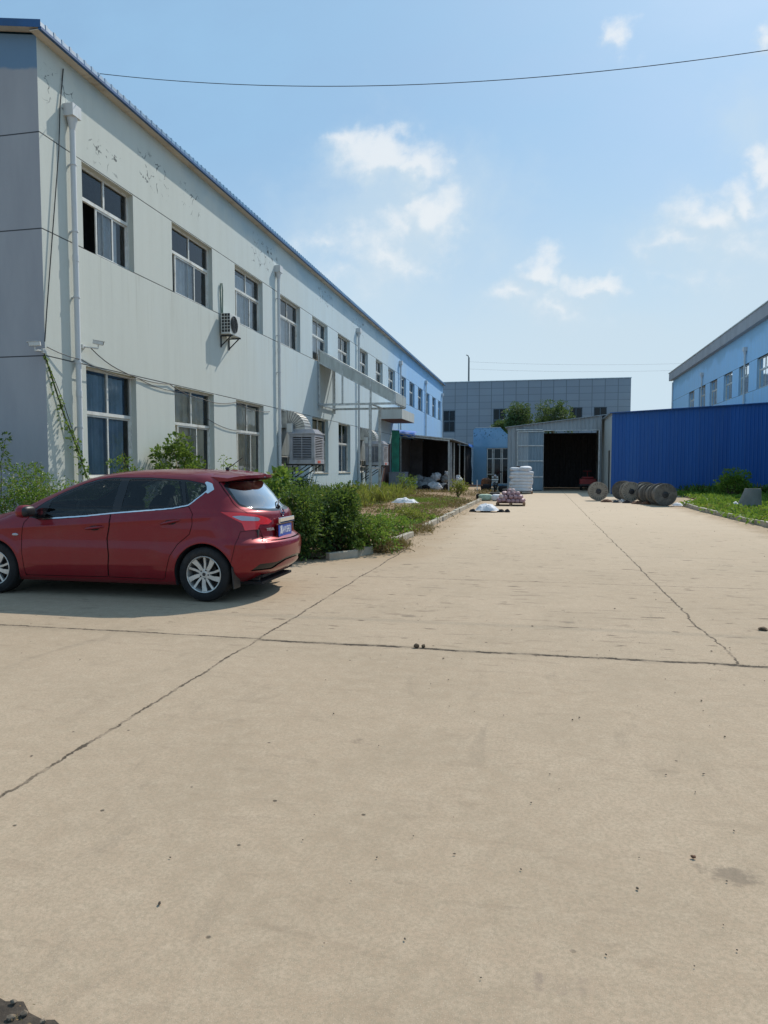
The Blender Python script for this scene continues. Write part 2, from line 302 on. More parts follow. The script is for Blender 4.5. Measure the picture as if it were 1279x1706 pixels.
# ------------------------------------------------------------------ camera, world, sun
cam=bpy.data.cameras.new('camera'); co=bpy.data.objects.new('camera',cam); COL.objects.link(co); sc.camera=co
co.location=(0,0,1.5); co.rotation_euler=(R(90-3.510),0,R(12.233))
cam.sensor_fit='VERTICAL'; cam.sensor_height=24; cam.sensor_width=18; cam.lens=24*1190/1706; cam.clip_start=.05; cam.clip_end=4000
sc.render.resolution_x=768; sc.render.resolution_y=1024
sun=bpy.data.lights.new('sun','SUN'); so=bpy.data.objects.new('sun',sun); COL.objects.link(so)
sun.energy=3.6; sun.angle=R(.53); sun.color=(1,.94,.84); so.rotation_euler=SUN.to_track_quat('Z','Y').to_euler()
so.location=(20,40,50)
w=bpy.data.worlds.new('World'); sc.world=w; w.use_nodes=True
def build_world():
    t=NT.__new__(NT); t.t=w.node_tree; t.n=t.t.nodes; t.l=t.t.links
    bg=t.n['Background']; sky=t.node('ShaderNodeTexSky',sky_type='NISHITA',sun_disc=False)
    sky.sun_elevation=math.asin(SUN.z); sky.sun_rotation=math.atan2(SUN.x,SUN.y); sky.altitude=0; sky.air_density=1.0; sky.dust_density=1.2; sky.ozone_density=2.2
    tc=t.node('ShaderNodeTexCoord'); s=t.sep(tc.outputs['Generated'])
    yy=t.math('MAXIMUM',s[1],.02); u=t.math('DIVIDE',s[0],yy); v=t.math('DIVIDE',s[2],yy)
    cb=t.node('ShaderNodeCombineXYZ'); t.lk(u,cb.inputs[0]); t.lk(v,cb.inputs[1]); uv=cb.outputs[0]
    n1=t.noise(uv,7,8,.62,.25); n2=t.noise(uv,24,6,.65); n3=t.noise(t.mul(uv,(1,1.6,1)),2.6,6,.6)
    # (u,v,ru,rv,strength): cumulus puffs low over the buildings ahead
    CL=[(-.225,.432,.085,.036,1.),(-.175,.420,.045,.035,1.),(-.275,.445,.04,.02,.7),(-.15,.352,.050,.050,1.),(-.19,.335,.06,.045,.8),(-.215,.305,.10,.060,.85),(-.30,.325,.07,.035,.6),(-.27,.27,.12,.04,.6),
        (-.004,.268,.035,.035,1.),(.075,.245,.055,.022,.9),(-.035,.235,.05,.035,.8),(.02,.215,.11,.04,.6),
        (.205,.325,.055,.034,.85),(.245,.345,.04,.035,.9),(.275,.375,.03,.03,.9),(.17,.295,.05,.03,.7),(.25,.29,.11,.055,.55),(.16,.25,.15,.045,.5),
        (.275,.525,.024,.032,1.),(.29,.495,.02,.03,.7),(.28,.645,.016,.026,.9),(.09,.555,.022,.030,.8),(.10,.525,.035,.03,.45)]
    def warp(vec,scale,amt,det=3):
        n=t.node('ShaderNodeTexNoise'); n.inputs['Scale'].default_value=scale; n.inputs['Detail'].default_value=det; n.inputs['Roughness'].default_value=.6; t.lk(uv,n.inputs['Vector'])
        d=t.node('ShaderNodeVectorMath',operation='SUBTRACT'); t.lk(n.outputs['Color'],d.inputs[0]); d.inputs[1].default_value=(.5,.5,.5)
        m=t.node('ShaderNodeVectorMath',operation='MULTIPLY_ADD'); t.lk(d.outputs[0],m.inputs[0]); m.inputs[1].default_value=(amt,amt,0); t.lk(vec,m.inputs[2]); return m.outputs[0]
    uw=warp(warp(uv,11,.10),36,.040,5)
    def field(lst,vec,out=1.6):
        dens=None
        for (a,b,ru,rv,k) in lst:
            d=t.node('ShaderNodeVectorMath',operation='SUBTRACT'); t.lk(vec,d.inputs[0]); d.inputs[1].default_value=(a,b,0)
            m=t.node('ShaderNodeVectorMath',operation='MULTIPLY'); t.lk(d.outputs[0],m.inputs[0]); m.inputs[1].default_value=(1/ru,1/rv,0)
            L=t.node('ShaderNodeVectorMath',operation='LENGTH'); t.lk(m.outputs[0],L.inputs[0])
            g=t.mapr(L.outputs['Value'],out,.0,0,k,False); dens=g if dens is None else t.math('MAXIMUM',dens,g)
        return dens
    dens=field(CL,uw)
    # broad thin cloud bodies trailing below the bright puffs
    BODY=[(-.20,.35,.20,.12,1.0),(-.24,.25,.20,.07,.8),(.02,.215,.16,.075,.9),(.24,.285,.17,.085,1.),(.27,.42,.06,.10,.6),(.12,.18,.35,.06,.9),(.27,.22,.16,.08,1.),(-.1,.19,.25,.05,.6)]
    body=t.math('MULTIPLY',t.mapr(t.math('ADD',field(BODY,uw,1.3),t.math('MULTIPLY_ADD',n1,1.2,-.6)),.05,.9),.62)
    dd=t.math('ADD',dens,t.math('ADD',t.math('MULTIPLY_ADD',n1,.9,-.45),t.math('MULTIPLY_ADD',n2,.6,-.3)))
    cl=t.math('MULTIPLY',t.mapr(dd,.22,.85),t.mapr(dens,.03,.30))
    # lit from the upper right: compare with the field a little way toward the sun
    sh=t.node('ShaderNodeVectorMath',operation='ADD'); t.lk(uw,sh.inputs[0]); sh.inputs[1].default_value=(.014,.020,0)
    edge=t.mapr(t.math('ADD',t.math('SUBTRACT',dens,field(CL,sh.outputs[0])),t.math('MULTIPLY_ADD',n2,.5,-.25)),-.22,.30)
    # far-off scattered cumulus all round so that reflections and other views have a sky too
    far=t.math('MULTIPLY',t.mapr(t.noise(t.mul(tc.outputs['Generated'],(1,1,2.2)),3.2,7,.6,.3),.56,.74,0,.75),t.mapr(s[1],.35,.05))
    far=t.math('MULTIPLY',far,t.mapr(s[2],.02,.15))
    veil=t.math('ADD',t.mapr(n3,.3,.75,.58,.74),t.mapr(v,.45,.05,0,.40))
    hs=t.node('ShaderNodeHueSaturation'); hs.inputs['Saturation'].default_value=1.0; t.lk(sky.outputs[0],hs.inputs['Color'])
    base=t.mix(1.,hs.outputs[0],SKYTINT,'MULTIPLY')
    base=t.mix(veil,base,t.mix(t.mapr(v,.5,.1),VEIL,VEIL2))
    base=t.mix(body,base,(5.6,6.9,7.9))
    cc=t.mix(edge,CLOUD_EDGE,CLOUD_CORE)
    col=t.mix(t.math('MULTIPLY',cl,.78),base,cc); col=t.mix(far,col,CLOUD_CORE)
    t.lk(col,bg.inputs[0]); bg.inputs[1].default_value=SKYS
SKYS=.10; SKYTINT=(.95,1.0,1.03); VEIL=(3.25,5.7,8.1); VEIL2=(5.7,7.05,8.0); CLOUD_EDGE=(5.7,6.9,7.9); CLOUD_CORE=(8.2,8.5,8.7)
build_world()
sc.view_settings.view_transform='Standard'; sc.view_settings.look='None'; sc.view_settings.exposure=.10; sc.view_settings.gamma=1
c=sc.cycles; c.use_denoising=True; c.max_bounces=8; c.diffuse_bounces=3; c.glossy_bounces=4; c.transparent_max_bounces=16; c.sample_clamp_indirect=6; c.caustics_reflective=False; c.caustics_refractive=False

# ------------------------------------------------------------------ ground
def sheet(name,poly,z,m,label=None,kind='structure'):
    b=MB(); b.add([(x,y,z) for x,y in poly],[tuple(range(len(poly)))]); o=b.build(name,m); o['kind']=kind
    return o
sheet('ground',[(-1500,-1500),(1500,-1500),(1500,1500),(-1500,1500)],-.012,M['land'])
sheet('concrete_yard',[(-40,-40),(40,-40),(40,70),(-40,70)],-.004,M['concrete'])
BED=[(-16,11.0),(-3.45,11.20),(-3.0,11.75),(-2.86,12.4),(-2.80,18),(-2.70,30),(-2.62,44),(-9.62,46.5),(-16,46.5)]
def bumpy(name,poly,z,m,step,amp,seed):
    """soil sheet with low relief, cut to a polygon"""
    bm=bmesh.new(); xs=[p[0] for p in poly]; ys=[p[1] for p in poly]
    nx=int((max(xs)-min(xs))/step); ny=int((max(ys)-min(ys))/step)
    def ins(x,y):
        r=False
        for i in range(len(poly)):
            x0,y0=poly[i]; x1,y1=poly[i-1]
            if (y0>y)!=(y1>y) and x<(x1-x0)*(y-y0)/(y1-y0)+x0: r=not r
        return r
    def edged(x,y):
        d=9
        for i in range(len(poly)):
            a=Vector(poly[i-1]);b=Vector(poly[i]);p=Vector((x,y)); t=max(0,min(1,(p-a).dot(b-a)/(b-a).length_squared)); d=min(d,(a+(b-a)*t-p).length)
        return d
    g={}
    for i in range(nx+1):
        for j in range(ny+1):
            x=min(xs)+i*step; y=min(ys)+j*step
            if ins(x,y):
                h=z+min(1,edged(x,y)/.4)*(amp*(.6+noise.noise(Vector((x*.5,y*.5,seed)))+.5*noise.noise(Vector((x*2,y*2,seed)))))
                g[i,j]=bm.verts.new((x,y,h))
    for i in range(nx):
        for j in range(ny):
            q=[g.get(k) for k in ((i,j),(i+1,j),(i+1,j+1),(i,j+1))]
            if all(q): bm.faces.new(q)
    me=bpy.data.meshes.new(name); bm.to_mesh(me); bm.free(); me.polygons.foreach_set('use_smooth',[True]*len(me.polygons))
    o=link(name,me,None,m); o['kind']='structure'; return o
bumpy('soil_bed',BED,.03,M['soil'],.22,.05,3)
GARD=[(5.75,8),(5.72,16),(5.75,20.),(5.60,26.5),(5.66,30.2),(6.2,31.6),(7.2,33.5),(7.4,43.2),(12.6,43.2),(12.6,8)]
bumpy('garden_soil',GARD,.03,M['soil'],.25,.05,8)
# kerb stones, each its own thing
def kerb_line(pts,name,label_of,group,gaps=(),L=.98,w=.11,h=.13,mm='kerb'):
    k=0
    for a,b in zip(pts[:-1],pts[1:]):
        a,b=Vector(a),Vector(b); d=b-a; n=max(1,round(d.length/L))
        for i in range(n):
            k+=1
            if k in gaps: continue
            p=a+d*((i+.5)/n); ang=math.atan2(d.y,d.x)+random.uniform(-.025,.025); l=d.length/n-.02
            t=MB(); zt=h+random.uniform(-.02,.015)
            t.cbox((0,0,zt/2-.02),(l,w,zt+.04)); o=t.build(name,M[mm],bevel=.012)
            o.location=(p.x+random.uniform(-.015,.015),p.y+random.uniform(-.015,.015),0); o.rotation_euler=(random.uniform(-.04,.04),random.uniform(-.015,.015),ang)
            tag(o,label_of,'kerb stone',group)
kerb_line([(-3.38,11.18),(-3.02,11.70),(-2.88,12.25)],'kerb_stone','pale kerb stone at the bed corner under the bushes','kerb stones at the bed corner',L=.62)
kerb_line([(-2.82,13.3),(-2.72,15.4)],'kerb_stone','short pale kerb stone beside the dry brush on the left bed','kerb stones near the dry brush',L=.7)
kerb_line([(-2.74,17.2),(-2.66,24),(-2.58,38.5)],'kerb_stone','pale kerb stone in the long run beside the bare left bed','kerb stones along the bare bed')
kerb_line([(5.72,9),(5.70,16),(5.72,20.),(5.56,26.5),(5.62,30.2)],'kerb_stone','dusty kerb stone edging the green right garden','kerb stones along the right garden')

# ------------------------------------------------------------------ walls with openings, windows
def facade(b,ax,c,a0,a1,z0,z1,ops,depth,m=0,mr=None):
    """wall on plane ax=c with openings (a0,a1,z0,z1); depth = signed way inward for the reveals"""
    P=(lambda a,z,d=0:(c+d,a,z)) if ax=='x' else (lambda a,z,d=0:(a,c+d,z))
    A=sorted({a0,a1}|{k for o in ops for k in o[:2]}); Z=sorted({z0,z1}|{k for o in ops for k in o[2:4]})
    for p,q in zip(A[:-1],A[1:]):
        for r,s in zip(Z[:-1],Z[1:]):
            x,y=(p+q)/2,(r+s)/2
            if any(o[0]<x<o[1] and o[2]<y<o[3] for o in ops): continue
            b.quad(P(p,r),P(q,r),P(q,s),P(p,s),m=m)
    for o in ops:
        p,q,r,s=o[:4]; mr_=m if mr is None else mr
        for e in (((p,r),(q,r)),((q,r),(q,s)),((q,s),(p,s)),((p,s),(p,r))):
            b.quad(P(*e[0]),P(*e[1]),P(*e[1],depth),P(*e[0],depth),m=mr_)
def window(parent,ax,c,sg,a0,a1,z0,z1,trans=.62,frame='upvc',glass='glass',style=0,curtain=None,name='window',thick=.055,setback=.14):
    """sg: +1 when inward is +axis. parts: window (frame) > pane, curtain"""
    def bx(b,p,q,r,s,d0,d1):
        u0,u1=sorted((c+sg*d0,c+sg*d1))
        if ax=='x': b.box(u0,u1,p,q,r,s)
        else: b.box(p,q,u0,u1,r,s)
    f=MB(); t=thick; d0,d1=setback,setback+.06; h=z1-z0; zt=z0+h*trans; am=(a0+a1)/2
    bx(f,a0,a0+t,z0,z1,d0,d1); bx(f,a1-t,a1,z0,z1,d0,d1); bx(f,a0+t,a1-t,z0,z0+t,d0,d1); bx(f,a0+t,a1-t,z1-t,z1,d0,d1)
    bx(f,a0+t,a1-t,zt-t/2-.01,zt+t/2+.01,d0-.004,d1-.006); bx(f,am-t/2,am+t/2,zt+t/2+.01,z1-t,d0-.002,d1-.004)
    # sliding sashes below the transom
    sh=[(a0+t,am+.03,.012),(am-.03,a1-t,.03)]
    if style==1: sh=[(am-.30,am+.36,.012),(am-.03,a1-t,.03)]
    if style==2: sh=[(a0+t+.36,am+.36,.012),(am-.03,a1-t,.03)]
    for p,q,d in sh:
        bx(f,p,p+.045,z0+t,zt-t/2-.01,d0+d,d0+d+.03); bx(f,q-.045,q,z0+t,zt-t/2-.01,d0+d,d0+d+.03)
        bx(f,p+.045,q-.045,z0+t,z0+t+.045,d0+d,d0+d+.03); bx(f,p+.045,q-.045,zt-t/2-.055,zt-t/2-.01,d0+d,d0+d+.03)
    W=f.build(name,M[frame],parent)
    g=MB()
    def gq(p,q,r,s,d):
        k=c+sg*d
        if ax=='x': g.quad((k,p,r),(k,q,r),(k,q,s),(k,p,s))
        else: g.quad((p,k,r),(q,k,r),(q,k,s),(p,k,s))
    gq(a0+t,am-t/2,zt,z1-t,d0+.025); gq(am+t/2,a1-t,zt,z1-t,d0+.025)
    for p,q,d in sh: gq(p+.04,q-.04,z0+t+.03,zt-t/2-.05,d0+d+.014)
    g.build('pane',M[glass],W)
    if curtain:
        cv=MB(); mname,p,q,top=curtain; n=int((q-p)/.05)+2; pts=[]
        for i in range(n):
            a=p+(q-p)*i/(n-1); d=d1+.045+.022*math.sin(a*31)+.012*math.sin(a*77+1)
            pts.append((a,d))
        for (a,d),(a2,d2) in zip(pts[:-1],pts[1:]):
            k,k2=c+sg*d,c+sg*d2
            if ax=='x': cv.quad((k,a,z0+.03),(k2,a2,z0+.03),(k2,a2,top),(k,a,top))
            else: cv.quad((a,k,z0+.03),(a2,k2,z0+.03),(a2,k2,top),(a,k,top))
        cv.build('curtain',M[mname],W,smooth=60)
    return W
def downpipe(parent,x,y,ztop,zbot,sx,hop=True,r=.058,name='downpipe'):
    p=MB(); p.tube([(x,y,zbot),(x,y,ztop-.1)],r,14)
    if hop: 
        p.box(x-.12,x+.12,y-.14,y+.14,ztop-.16,ztop+.08); p.tube([(x,y,ztop-.40),(x,y,ztop-.16)],[r*1.02,.11],14)
    z=zbot+.9
    while z<ztop-.6:
        p.tube([(x,y,z),(x,y,z+.03)],r+.012,14); p.box(min(x,x-sx*.12),max(x,x-sx*.12),y-.02,y+.02,z,z+.03); z+=1.35
    for z in (zbot+2.9,zbot+5.7):
        if z<ztop-.8: p.tube([(x,y,z),(x,y,z+.13)],r+.008,14)
    return p.build(name,M['pipe'],parent,smooth=50)

# ------------------------------------------------------------------ left factory building
FX=-9.6; Y0=12.58; Y1=72.5; ZT=9.85
def gable_shade_mat():  # wall paint made darker: the gable's shade is put into its colour
    t=NT('gable_paint_shaded'); p=t.pos(); s=t.sep(p); n=t.noise(t.mul(p,(.6,1,.15)),3,5,.6); n1=t.noise(p,.5,5,.6)
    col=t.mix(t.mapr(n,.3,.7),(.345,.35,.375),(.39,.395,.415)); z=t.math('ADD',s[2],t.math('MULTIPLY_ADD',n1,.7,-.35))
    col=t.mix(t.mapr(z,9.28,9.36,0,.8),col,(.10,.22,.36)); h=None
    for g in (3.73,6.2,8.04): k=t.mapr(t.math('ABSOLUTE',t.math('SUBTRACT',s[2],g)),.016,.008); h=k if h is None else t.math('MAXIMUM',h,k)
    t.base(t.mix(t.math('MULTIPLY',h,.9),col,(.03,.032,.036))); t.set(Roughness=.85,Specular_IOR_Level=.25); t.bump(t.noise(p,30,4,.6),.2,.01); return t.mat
PEEL=[(12.75,13.75,8.75,9.4),(14.2,15.3,8.2,8.75),(16.2,17.6,8.5,9.3),(18.3,19.3,8.6,9.3),(23.2,25.6,8.5,9.5),(30.5,33,8.9,9.5),(36.5,39,8.7,9.5)]
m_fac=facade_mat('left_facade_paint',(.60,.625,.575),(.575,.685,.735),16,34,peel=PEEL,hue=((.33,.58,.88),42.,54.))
bl=thing('factory_building','long two storey pale green factory with blue eaves along the left of the yard','factory building',(FX,Y0,0))
UP=[(13.9,15.87,1),(17.72,20.12,2),(21.74,24.1,2),(25.75,28.15,2),(29.75,32.03,0),(33.75,36,0),(37.85,39.95,0),(41.95,43.9,0),(45.55,47.8,0),(49.9,51.9,0),(53.3,55.55,0),(57.2,59.5,0),(61.5,63.3,0),(65.05,67.25,0),(68.95,70.7,0)]
LO=[(13.88,15.84,0),(17.72,20.1,2),(21.72,24.08,2),(25.75,28.1,0),(29.66,32.07,0),(33.8,36.03,0),(37.9,40.05,0)]
ops=[(a,b,6.2,8.02) for a,b,_ in UP]+[(a,b,1.25,3.71) for a,b,_ in LO]+[(43.4,46.4,0,3.1)]
b=MB(); facade(b,'x',FX,Y0,Y1,0,ZT,ops,-.24)
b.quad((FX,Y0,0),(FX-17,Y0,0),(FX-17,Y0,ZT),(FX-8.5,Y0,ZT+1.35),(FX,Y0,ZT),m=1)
b.quad((FX,Y1,0),(FX,Y1,ZT),(FX-8.5,Y1,ZT+1.35),(FX-17,Y1,ZT),(FX-17,Y1,0)); b.quad((FX-17,Y0,0),(FX-17,Y1,0),(FX-17,Y1,ZT),(FX-17,Y0,ZT))
b.build('wall',[m_fac,gable_shade_mat()],bl)
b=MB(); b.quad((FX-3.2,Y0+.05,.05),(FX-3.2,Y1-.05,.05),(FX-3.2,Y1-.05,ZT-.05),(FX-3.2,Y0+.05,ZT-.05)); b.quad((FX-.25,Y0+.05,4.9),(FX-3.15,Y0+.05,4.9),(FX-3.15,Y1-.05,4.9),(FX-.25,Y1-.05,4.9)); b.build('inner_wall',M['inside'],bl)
# roof: ribbed sheet, eave apron, soffit
def ribbed(b,xe,ze,xr,zr,ya,yb,pitch=.24,h=.016):
    n=int((yb-ya)/pitch); ys=[]
    for i in range(n):
        y=ya+i*pitch; ys+=[(y,0),(y+pitch*.62,0),(y+pitch*.70,h),(y+pitch*.92,h)]
    ys.append((yb,0))
    for (p,u),(q,v) in zip(ys[:-1],ys[1:]): b.quad((xe,p,ze+u),(xe,q,ze+v),(xr,q,zr+v),(xr,p,zr+u))
    return ys
EX=FX+.23; OV=.2
rf=MB(); ys=ribbed(rf,EX,9.97,FX-8.5,9.97+1.38,Y0-OV,Y1+.3); ribbed(rf,FX-17.3,9.97,FX-8.5,9.97+1.38,Y0-OV,Y1+.3)
ro=rf.build('roof',M['roofblue'],bl)
ap=MB()
for (p,u),(q,v) in zip(ys[:-1],ys[1:]): ap.quad((EX+.012+u*.5,p,9.865),(EX+.012+v*.5,q,9.865),(EX+v*.5,q,9.97+v),(EX+u*.5,p,9.97+u))
ap.build('eave_sheet',M['roofblue'],ro)
ap=MB(); ap.box(EX-.03,EX+.035,Y0-OV,Y1+.3,9.81,9.864); ap.build('gutter_trim',M['trimblue'],ro)
ap=MB(); ap.quad((EX+.03,Y0-OV-.012,9.84),(EX+.03,Y0-OV-.012,9.985),(FX-8.5,Y0-OV-.012,9.985+1.38),(FX-8.5,Y0-OV-.012,9.84+1.38)); ap.quad((EX-.04,Y0-OV,9.855),(FX-8.5,Y0-OV,9.855+1.38),(FX-8.5,Y0-.01,9.855+1.38),(EX-.04,Y0-.01,9.855),m=1); ap.build('gable_trim',[M['trimblue'],M['soffit']],ro)
ap=MB()
y=Y0-OV
while y<Y1:
    ap.box(FX+.004,EX-.034,y+.006,min(y+1.6,Y1)-.006,9.815,9.828); y+=1.6
ap.box(FX+.002,EX-.035,Y0-OV+.01,Y1,9.832,9.84,m=1)
ap.build('soffit',[M['soffit'],M['black']],ro)
CUR=[('tan',.05,.45,0),('curtain',.5,1.6,0),('curtain',.55,1.9,0),('curtain',.45,1.8,0),('curtain',.1,1.9,0),('curtain',.2,1.7,0),('curtain',.2,1.6,0),('bluecur',.1,1.5,0),('curtain',.2,1.6,0),None,('bluecur',.1,1.5,0),None,None,('bluecur',.1,1.5,0),None]
for i,(a,bb,st) in enumerate(UP):
    cu=CUR[i]; cu=cu and (cu[0],a+cu[1],min(bb-.06,a+cu[2]+.0),7.3 if i%2 else 7.85)
    if i==0:
        cu=('curtain',a+.9,a+1.62,7.35)
    window(bl,'x',FX,-1,a,bb,6.2,8.02,style=st,curtain=cu)
LC=[('bluecur',.05,1.75,3.6),('tan',.05,2.2,3.6),('tan',.1,2.2,3.6),None,('tan',.1,2.2,3.6),('bluecur',.1,2.1,2.7),None]
for i,(a,bb,st) in enumerate(LO):
    if i in (3,6): continue
    cu=LC[i]; cu=cu and (cu[0],a+cu[1],min(bb-.06,a+cu[2]),cu[3])
    W=window(bl,'x',FX,-1,a,bb,1.25,3.71,trans=.60,style=st,curtain=cu)
    s_=MB(); s_.box(FX-.13,FX+.035,a+.004,bb-.004,1.254,1.285); s_.build('sill',M['soffit'],W)
for i in (3,6):      # openings filled in for the cooler ducts: plate above, small window below
    a,bb,_=LO[i]
    s_=MB(); s_.box(FX-.16,FX-.13,a+.003,bb-.003,2.0,3.705); s_.build('filler_panel',M['sheet'],bl)
    window(bl,'x',FX,-1,a,bb,1.25,1.99,trans=.5,curtain=('tan',a+.1,bb-.1,1.95))
for y,zb in ((13.48,.1),(25.42,.1),(37.46,.1),(49.3,.1),(60.7,.1),(71.3,.1)): downpipe(bl,FX+.10,y,8.86,zb,1)
b=MB(); b.box(FX-.1,FX-.06,43.42,44.9,.02,3.08); b.box(FX-.1,FX-.06,44.92,46.38,.02,3.08); b.build('door',M['brown'],bl)
b=MB(); b.box(FX+.002,-8.17,42.85,47.2,4.50,5.09); b.box(FX+.002,-8.19,42.87,47.18,4.485,4.499,m=1); b.build('entrance_canopy',[M['slab'],M['brown']],bl,bevel=.012)
# far parapet block of the same works seen beyond? plain far end pipe is above

# ------------------------------------------------------------------ right factory building
RX=12.65
br=thing('factory_building','pale blue two storey factory with grey fascia rising behind the blue shed on the right','factory building',(RX,Y0,0))
m_facr=facade_mat('right_facade_paint',(.44,.68,.90),(.42,.68,.94),20,60,hue=None)
RW=[(44.6,46.9),(48.6,50.9),(52.5,54.8),(56.7,59.),(60.5,62.8),(64.6,66.9)]
b=MB(); facade(b,'x',RX,Y0,74.6,0,10.4,[(a,c_,6.2,8.04) for a,c_ in RW],.24)
b.quad((RX,74.6,0),(RX+17,74.6,0),(RX+17,74.6,10.4),(RX+8.5,74.6,11.6),(RX,74.6,10.4)); b.quad((RX,Y0,0),(RX,Y0,10.4),(RX+8.5,Y0,11.6),(RX+17,Y0,10.4),(RX+17,Y0,0)); b.quad((RX+17,Y0,0),(RX+17,74.6,0),(RX+17,74.6,10.4),(RX+17,Y0,10.4))
b.build('wall',m_facr,br)
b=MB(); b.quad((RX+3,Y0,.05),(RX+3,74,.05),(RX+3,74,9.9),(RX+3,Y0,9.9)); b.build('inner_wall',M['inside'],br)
b=MB(); b.box(RX-.32,RX+.0,Y0-.3,75.1,10.02,10.74); b.box(RX-.38,RX+.05,Y0-.35,75.2,10.745,10.80,m=1); b.build('fascia',[mat('grey_fascia_sheet',(.33,.32,.33),.6,var=.12,scale=1.2,streak=True),M['upvc']],br)
b=MB(); b.quad((RX-.3,Y0-.3,10.72),(RX-.3,75.1,10.72),(RX+8.5,75.1,11.9),(RX+8.5,Y0-.3,11.9)); b.quad((RX+17.3,Y0-.3,10.7),(RX+17.3,75.1,10.7),(RX+8.5,75.1,11.9),(RX+8.5,Y0-.3,11.9)); b.build('roof',M['roofblue'],br)
for i,(a,c_) in enumerate(RW): window(br,'x',RX,1,a,c_,6.2,8.04,style=(0,2,0,1,0,2)[i],curtain=('curtain',a+.1,c_-.3,7.9) if i%2==0 else ('bluecur',a+.2,c_-.2,7.3))
for y in (49.2,61.4): downpipe(br,RX-.10,y,9.0,.1,-1)
downpipe(br,RX-.10,74.3,9.9,.1,-1,hop=False)

# ------------------------------------------------------------------ far grey panelled building
def panel_mat():
    t=NT('grey_wall_panels'); p=t.pos(); s=t.sep(p)
    def line(v,c0,pitch,wd):
        q=t.math('DIVIDE',t.math('SUBTRACT',v,c0),pitch); f=t.math('ABSOLUTE',t.math('SUBTRACT',q,t.math('ROUND',q))); return t.mapr(t.math('MULTIPLY',f,pitch),wd,wd*.5)
    lx=line(s[0],-9.7,1.40,.05); lz=line(s[2],8.36,.78,.035); m=t.math('MAXIMUM',lx,t.math('MULTIPLY',lz,.8))
    wn=t.node('ShaderNodeTexWhiteNoise',noise_dimensions='2D'); cb=t.node('ShaderNodeCombineXYZ')
    t.lk(t.math('FLOOR',t.math('DIVIDE',t.math('SUBTRACT',s[0],-9.7),1.40)),cb.inputs[0]); t.lk(t.math('FLOOR',t.math('DIVIDE',t.math('SUBTRACT',s[2],8.36),.78)),cb.inputs[1]); t.lk(cb.outputs[0],wn.inputs[0])
    col=t.mix(wn.outputs['Value'],(.25,.275,.315),(.28,.305,.345)); col=t.mix(t.mapr(t.noise(p,.4,4),.4,.7,0,.3),col,(.25,.255,.27))
    t.base(t.mix(t.math('MULTIPLY',m,.75),col,(.10,.11,.13))); t.set(Roughness=.5); return t.mat
bg_=thing('panelled_building','grey panel clad office block closing the far end of the yard','office building',(0,84,0))
GW=[(-11.1,-9.68,5.7,8.25),(-5.27,-3.87,5.7,8.35),(-2.45,-1.05,5.7,8.35),(.40,1.75,5.7,8.35),(3.3,4.68,5.7,8.35),(5.92,7.33,5.7,8.35)]
b=MB(); facade(b,'y',84,-24,9.85,0,11.5,GW,.12); b.quad((9.85,84,0),(9.85,100,0),(9.85,100,11.5),(9.85,84,11.5)); b.quad((-24,84,0),(-24,84,11.5),(-24,100,11.5),(-24,100,0)); b.quad((-24,100,0),(-24,100,11.5),(9.85,100,11.5),(9.85,100,0)); b.quad((-24,84.2,11.2),(9.85,84.2,11.2),(9.85,100,11.2),(-24,100,11.2))
b.build('wall',panel_mat(),bg_)
b=MB(); b.box(-24.05,9.90,83.94,84.2,11.5,11.58); b.box(9.62,9.90,84.21,100,11.5,11.58); b.build('coping',M['galv'],bg_)
for g in GW: window(bg_,'y',84,1,*g,trans=.52,frame='steelwin',glass='darkglass',setback=.05,thick=.07)
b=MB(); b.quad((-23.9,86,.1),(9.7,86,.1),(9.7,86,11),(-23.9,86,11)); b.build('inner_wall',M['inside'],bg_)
pole=MB(); pole.tube([(-9.83,101.5,0),(-9.83,101.5,17.0)],[.16,.11],10); pole.tube([(-9.83,101.5,16.9),(-9.95,101.5,17.25),(-10.2,101.5,17.35)],.07,8); 
tag(pole.build('utility_pole',mat('pole_grey',(.16,.18,.18),.8),smooth=40),'thin dark utility pole standing behind the grey panelled building','pole')
for i,(z0,z1) in enumerate(((16.4,17.0),(15.4,16.2))):
    w_=MB(); pts=[]
    for k in range(25):
        f=k/24; pts.append((-9.8+(54*f),101.5+6*f,z0+(z1-z0)*f-2.0*4*f*(1-f)*.5))
    w_.tube(pts,.008,5); o=w_.build('power_line',M['cable']); tag(o,('upper','lower')[i]+' of the two faint power lines strung from the far pole','power line','power lines beyond the roofs')
far=MB(); far.tube([(44.2,107.5,0),(44.2,107.5,17.6)],[.17,.12],10); tag(far.build('utility_pole',MATS['pole_grey'],smooth=40),'far utility pole hidden behind the right hand factory carrying the power lines','pole')
# ------------------------------------------------------------------ sheds
def ribwall(b,ax,c,a0,a1,z0,ztop,pitch=.25,h=.028,sg=-1,holes=(),m=0):
    """vertical ribbed cladding on plane ax=c; ztop(a) gives the top edge"""
    A=[]; a=a0
    while a<a1-1e-6:
        for f,u in ((0,0),(.62,0),(.72,h),(.9,h)):
            k=a+pitch*f
            if k<a1: A.append((k,u))
        a+=pitch
    A.append((a1,0))
    for hh in holes:
        for k in hh[:2]: A.append((k,0))
    A=sorted(set(A))
    P=(lambda a,z,u:(c+sg*u,a,z)) if ax=='x' else (lambda a,z,u:(a,c+sg*u,z))
    for (p,u),(q,v) in zip(A[:-1],A[1:]):
        if q-p<1e-5: continue
        lo=z0
        for hh in holes:
            if hh[0]-1e-6<=p and q<=hh[1]+1e-6: lo=hh[3]
        b.quad(P(p,lo,u),P(q,lo,v),P(q,ztop(q),v),P(p,ztop(p),u),m=m)
M['shedgrey']=mat('shed_sheet_grey',(.33,.38,.42),.5,metal=.15,var=.1,scale=1.5,dirt=(.24,.26,.27),dscale=1.2,streak=True)
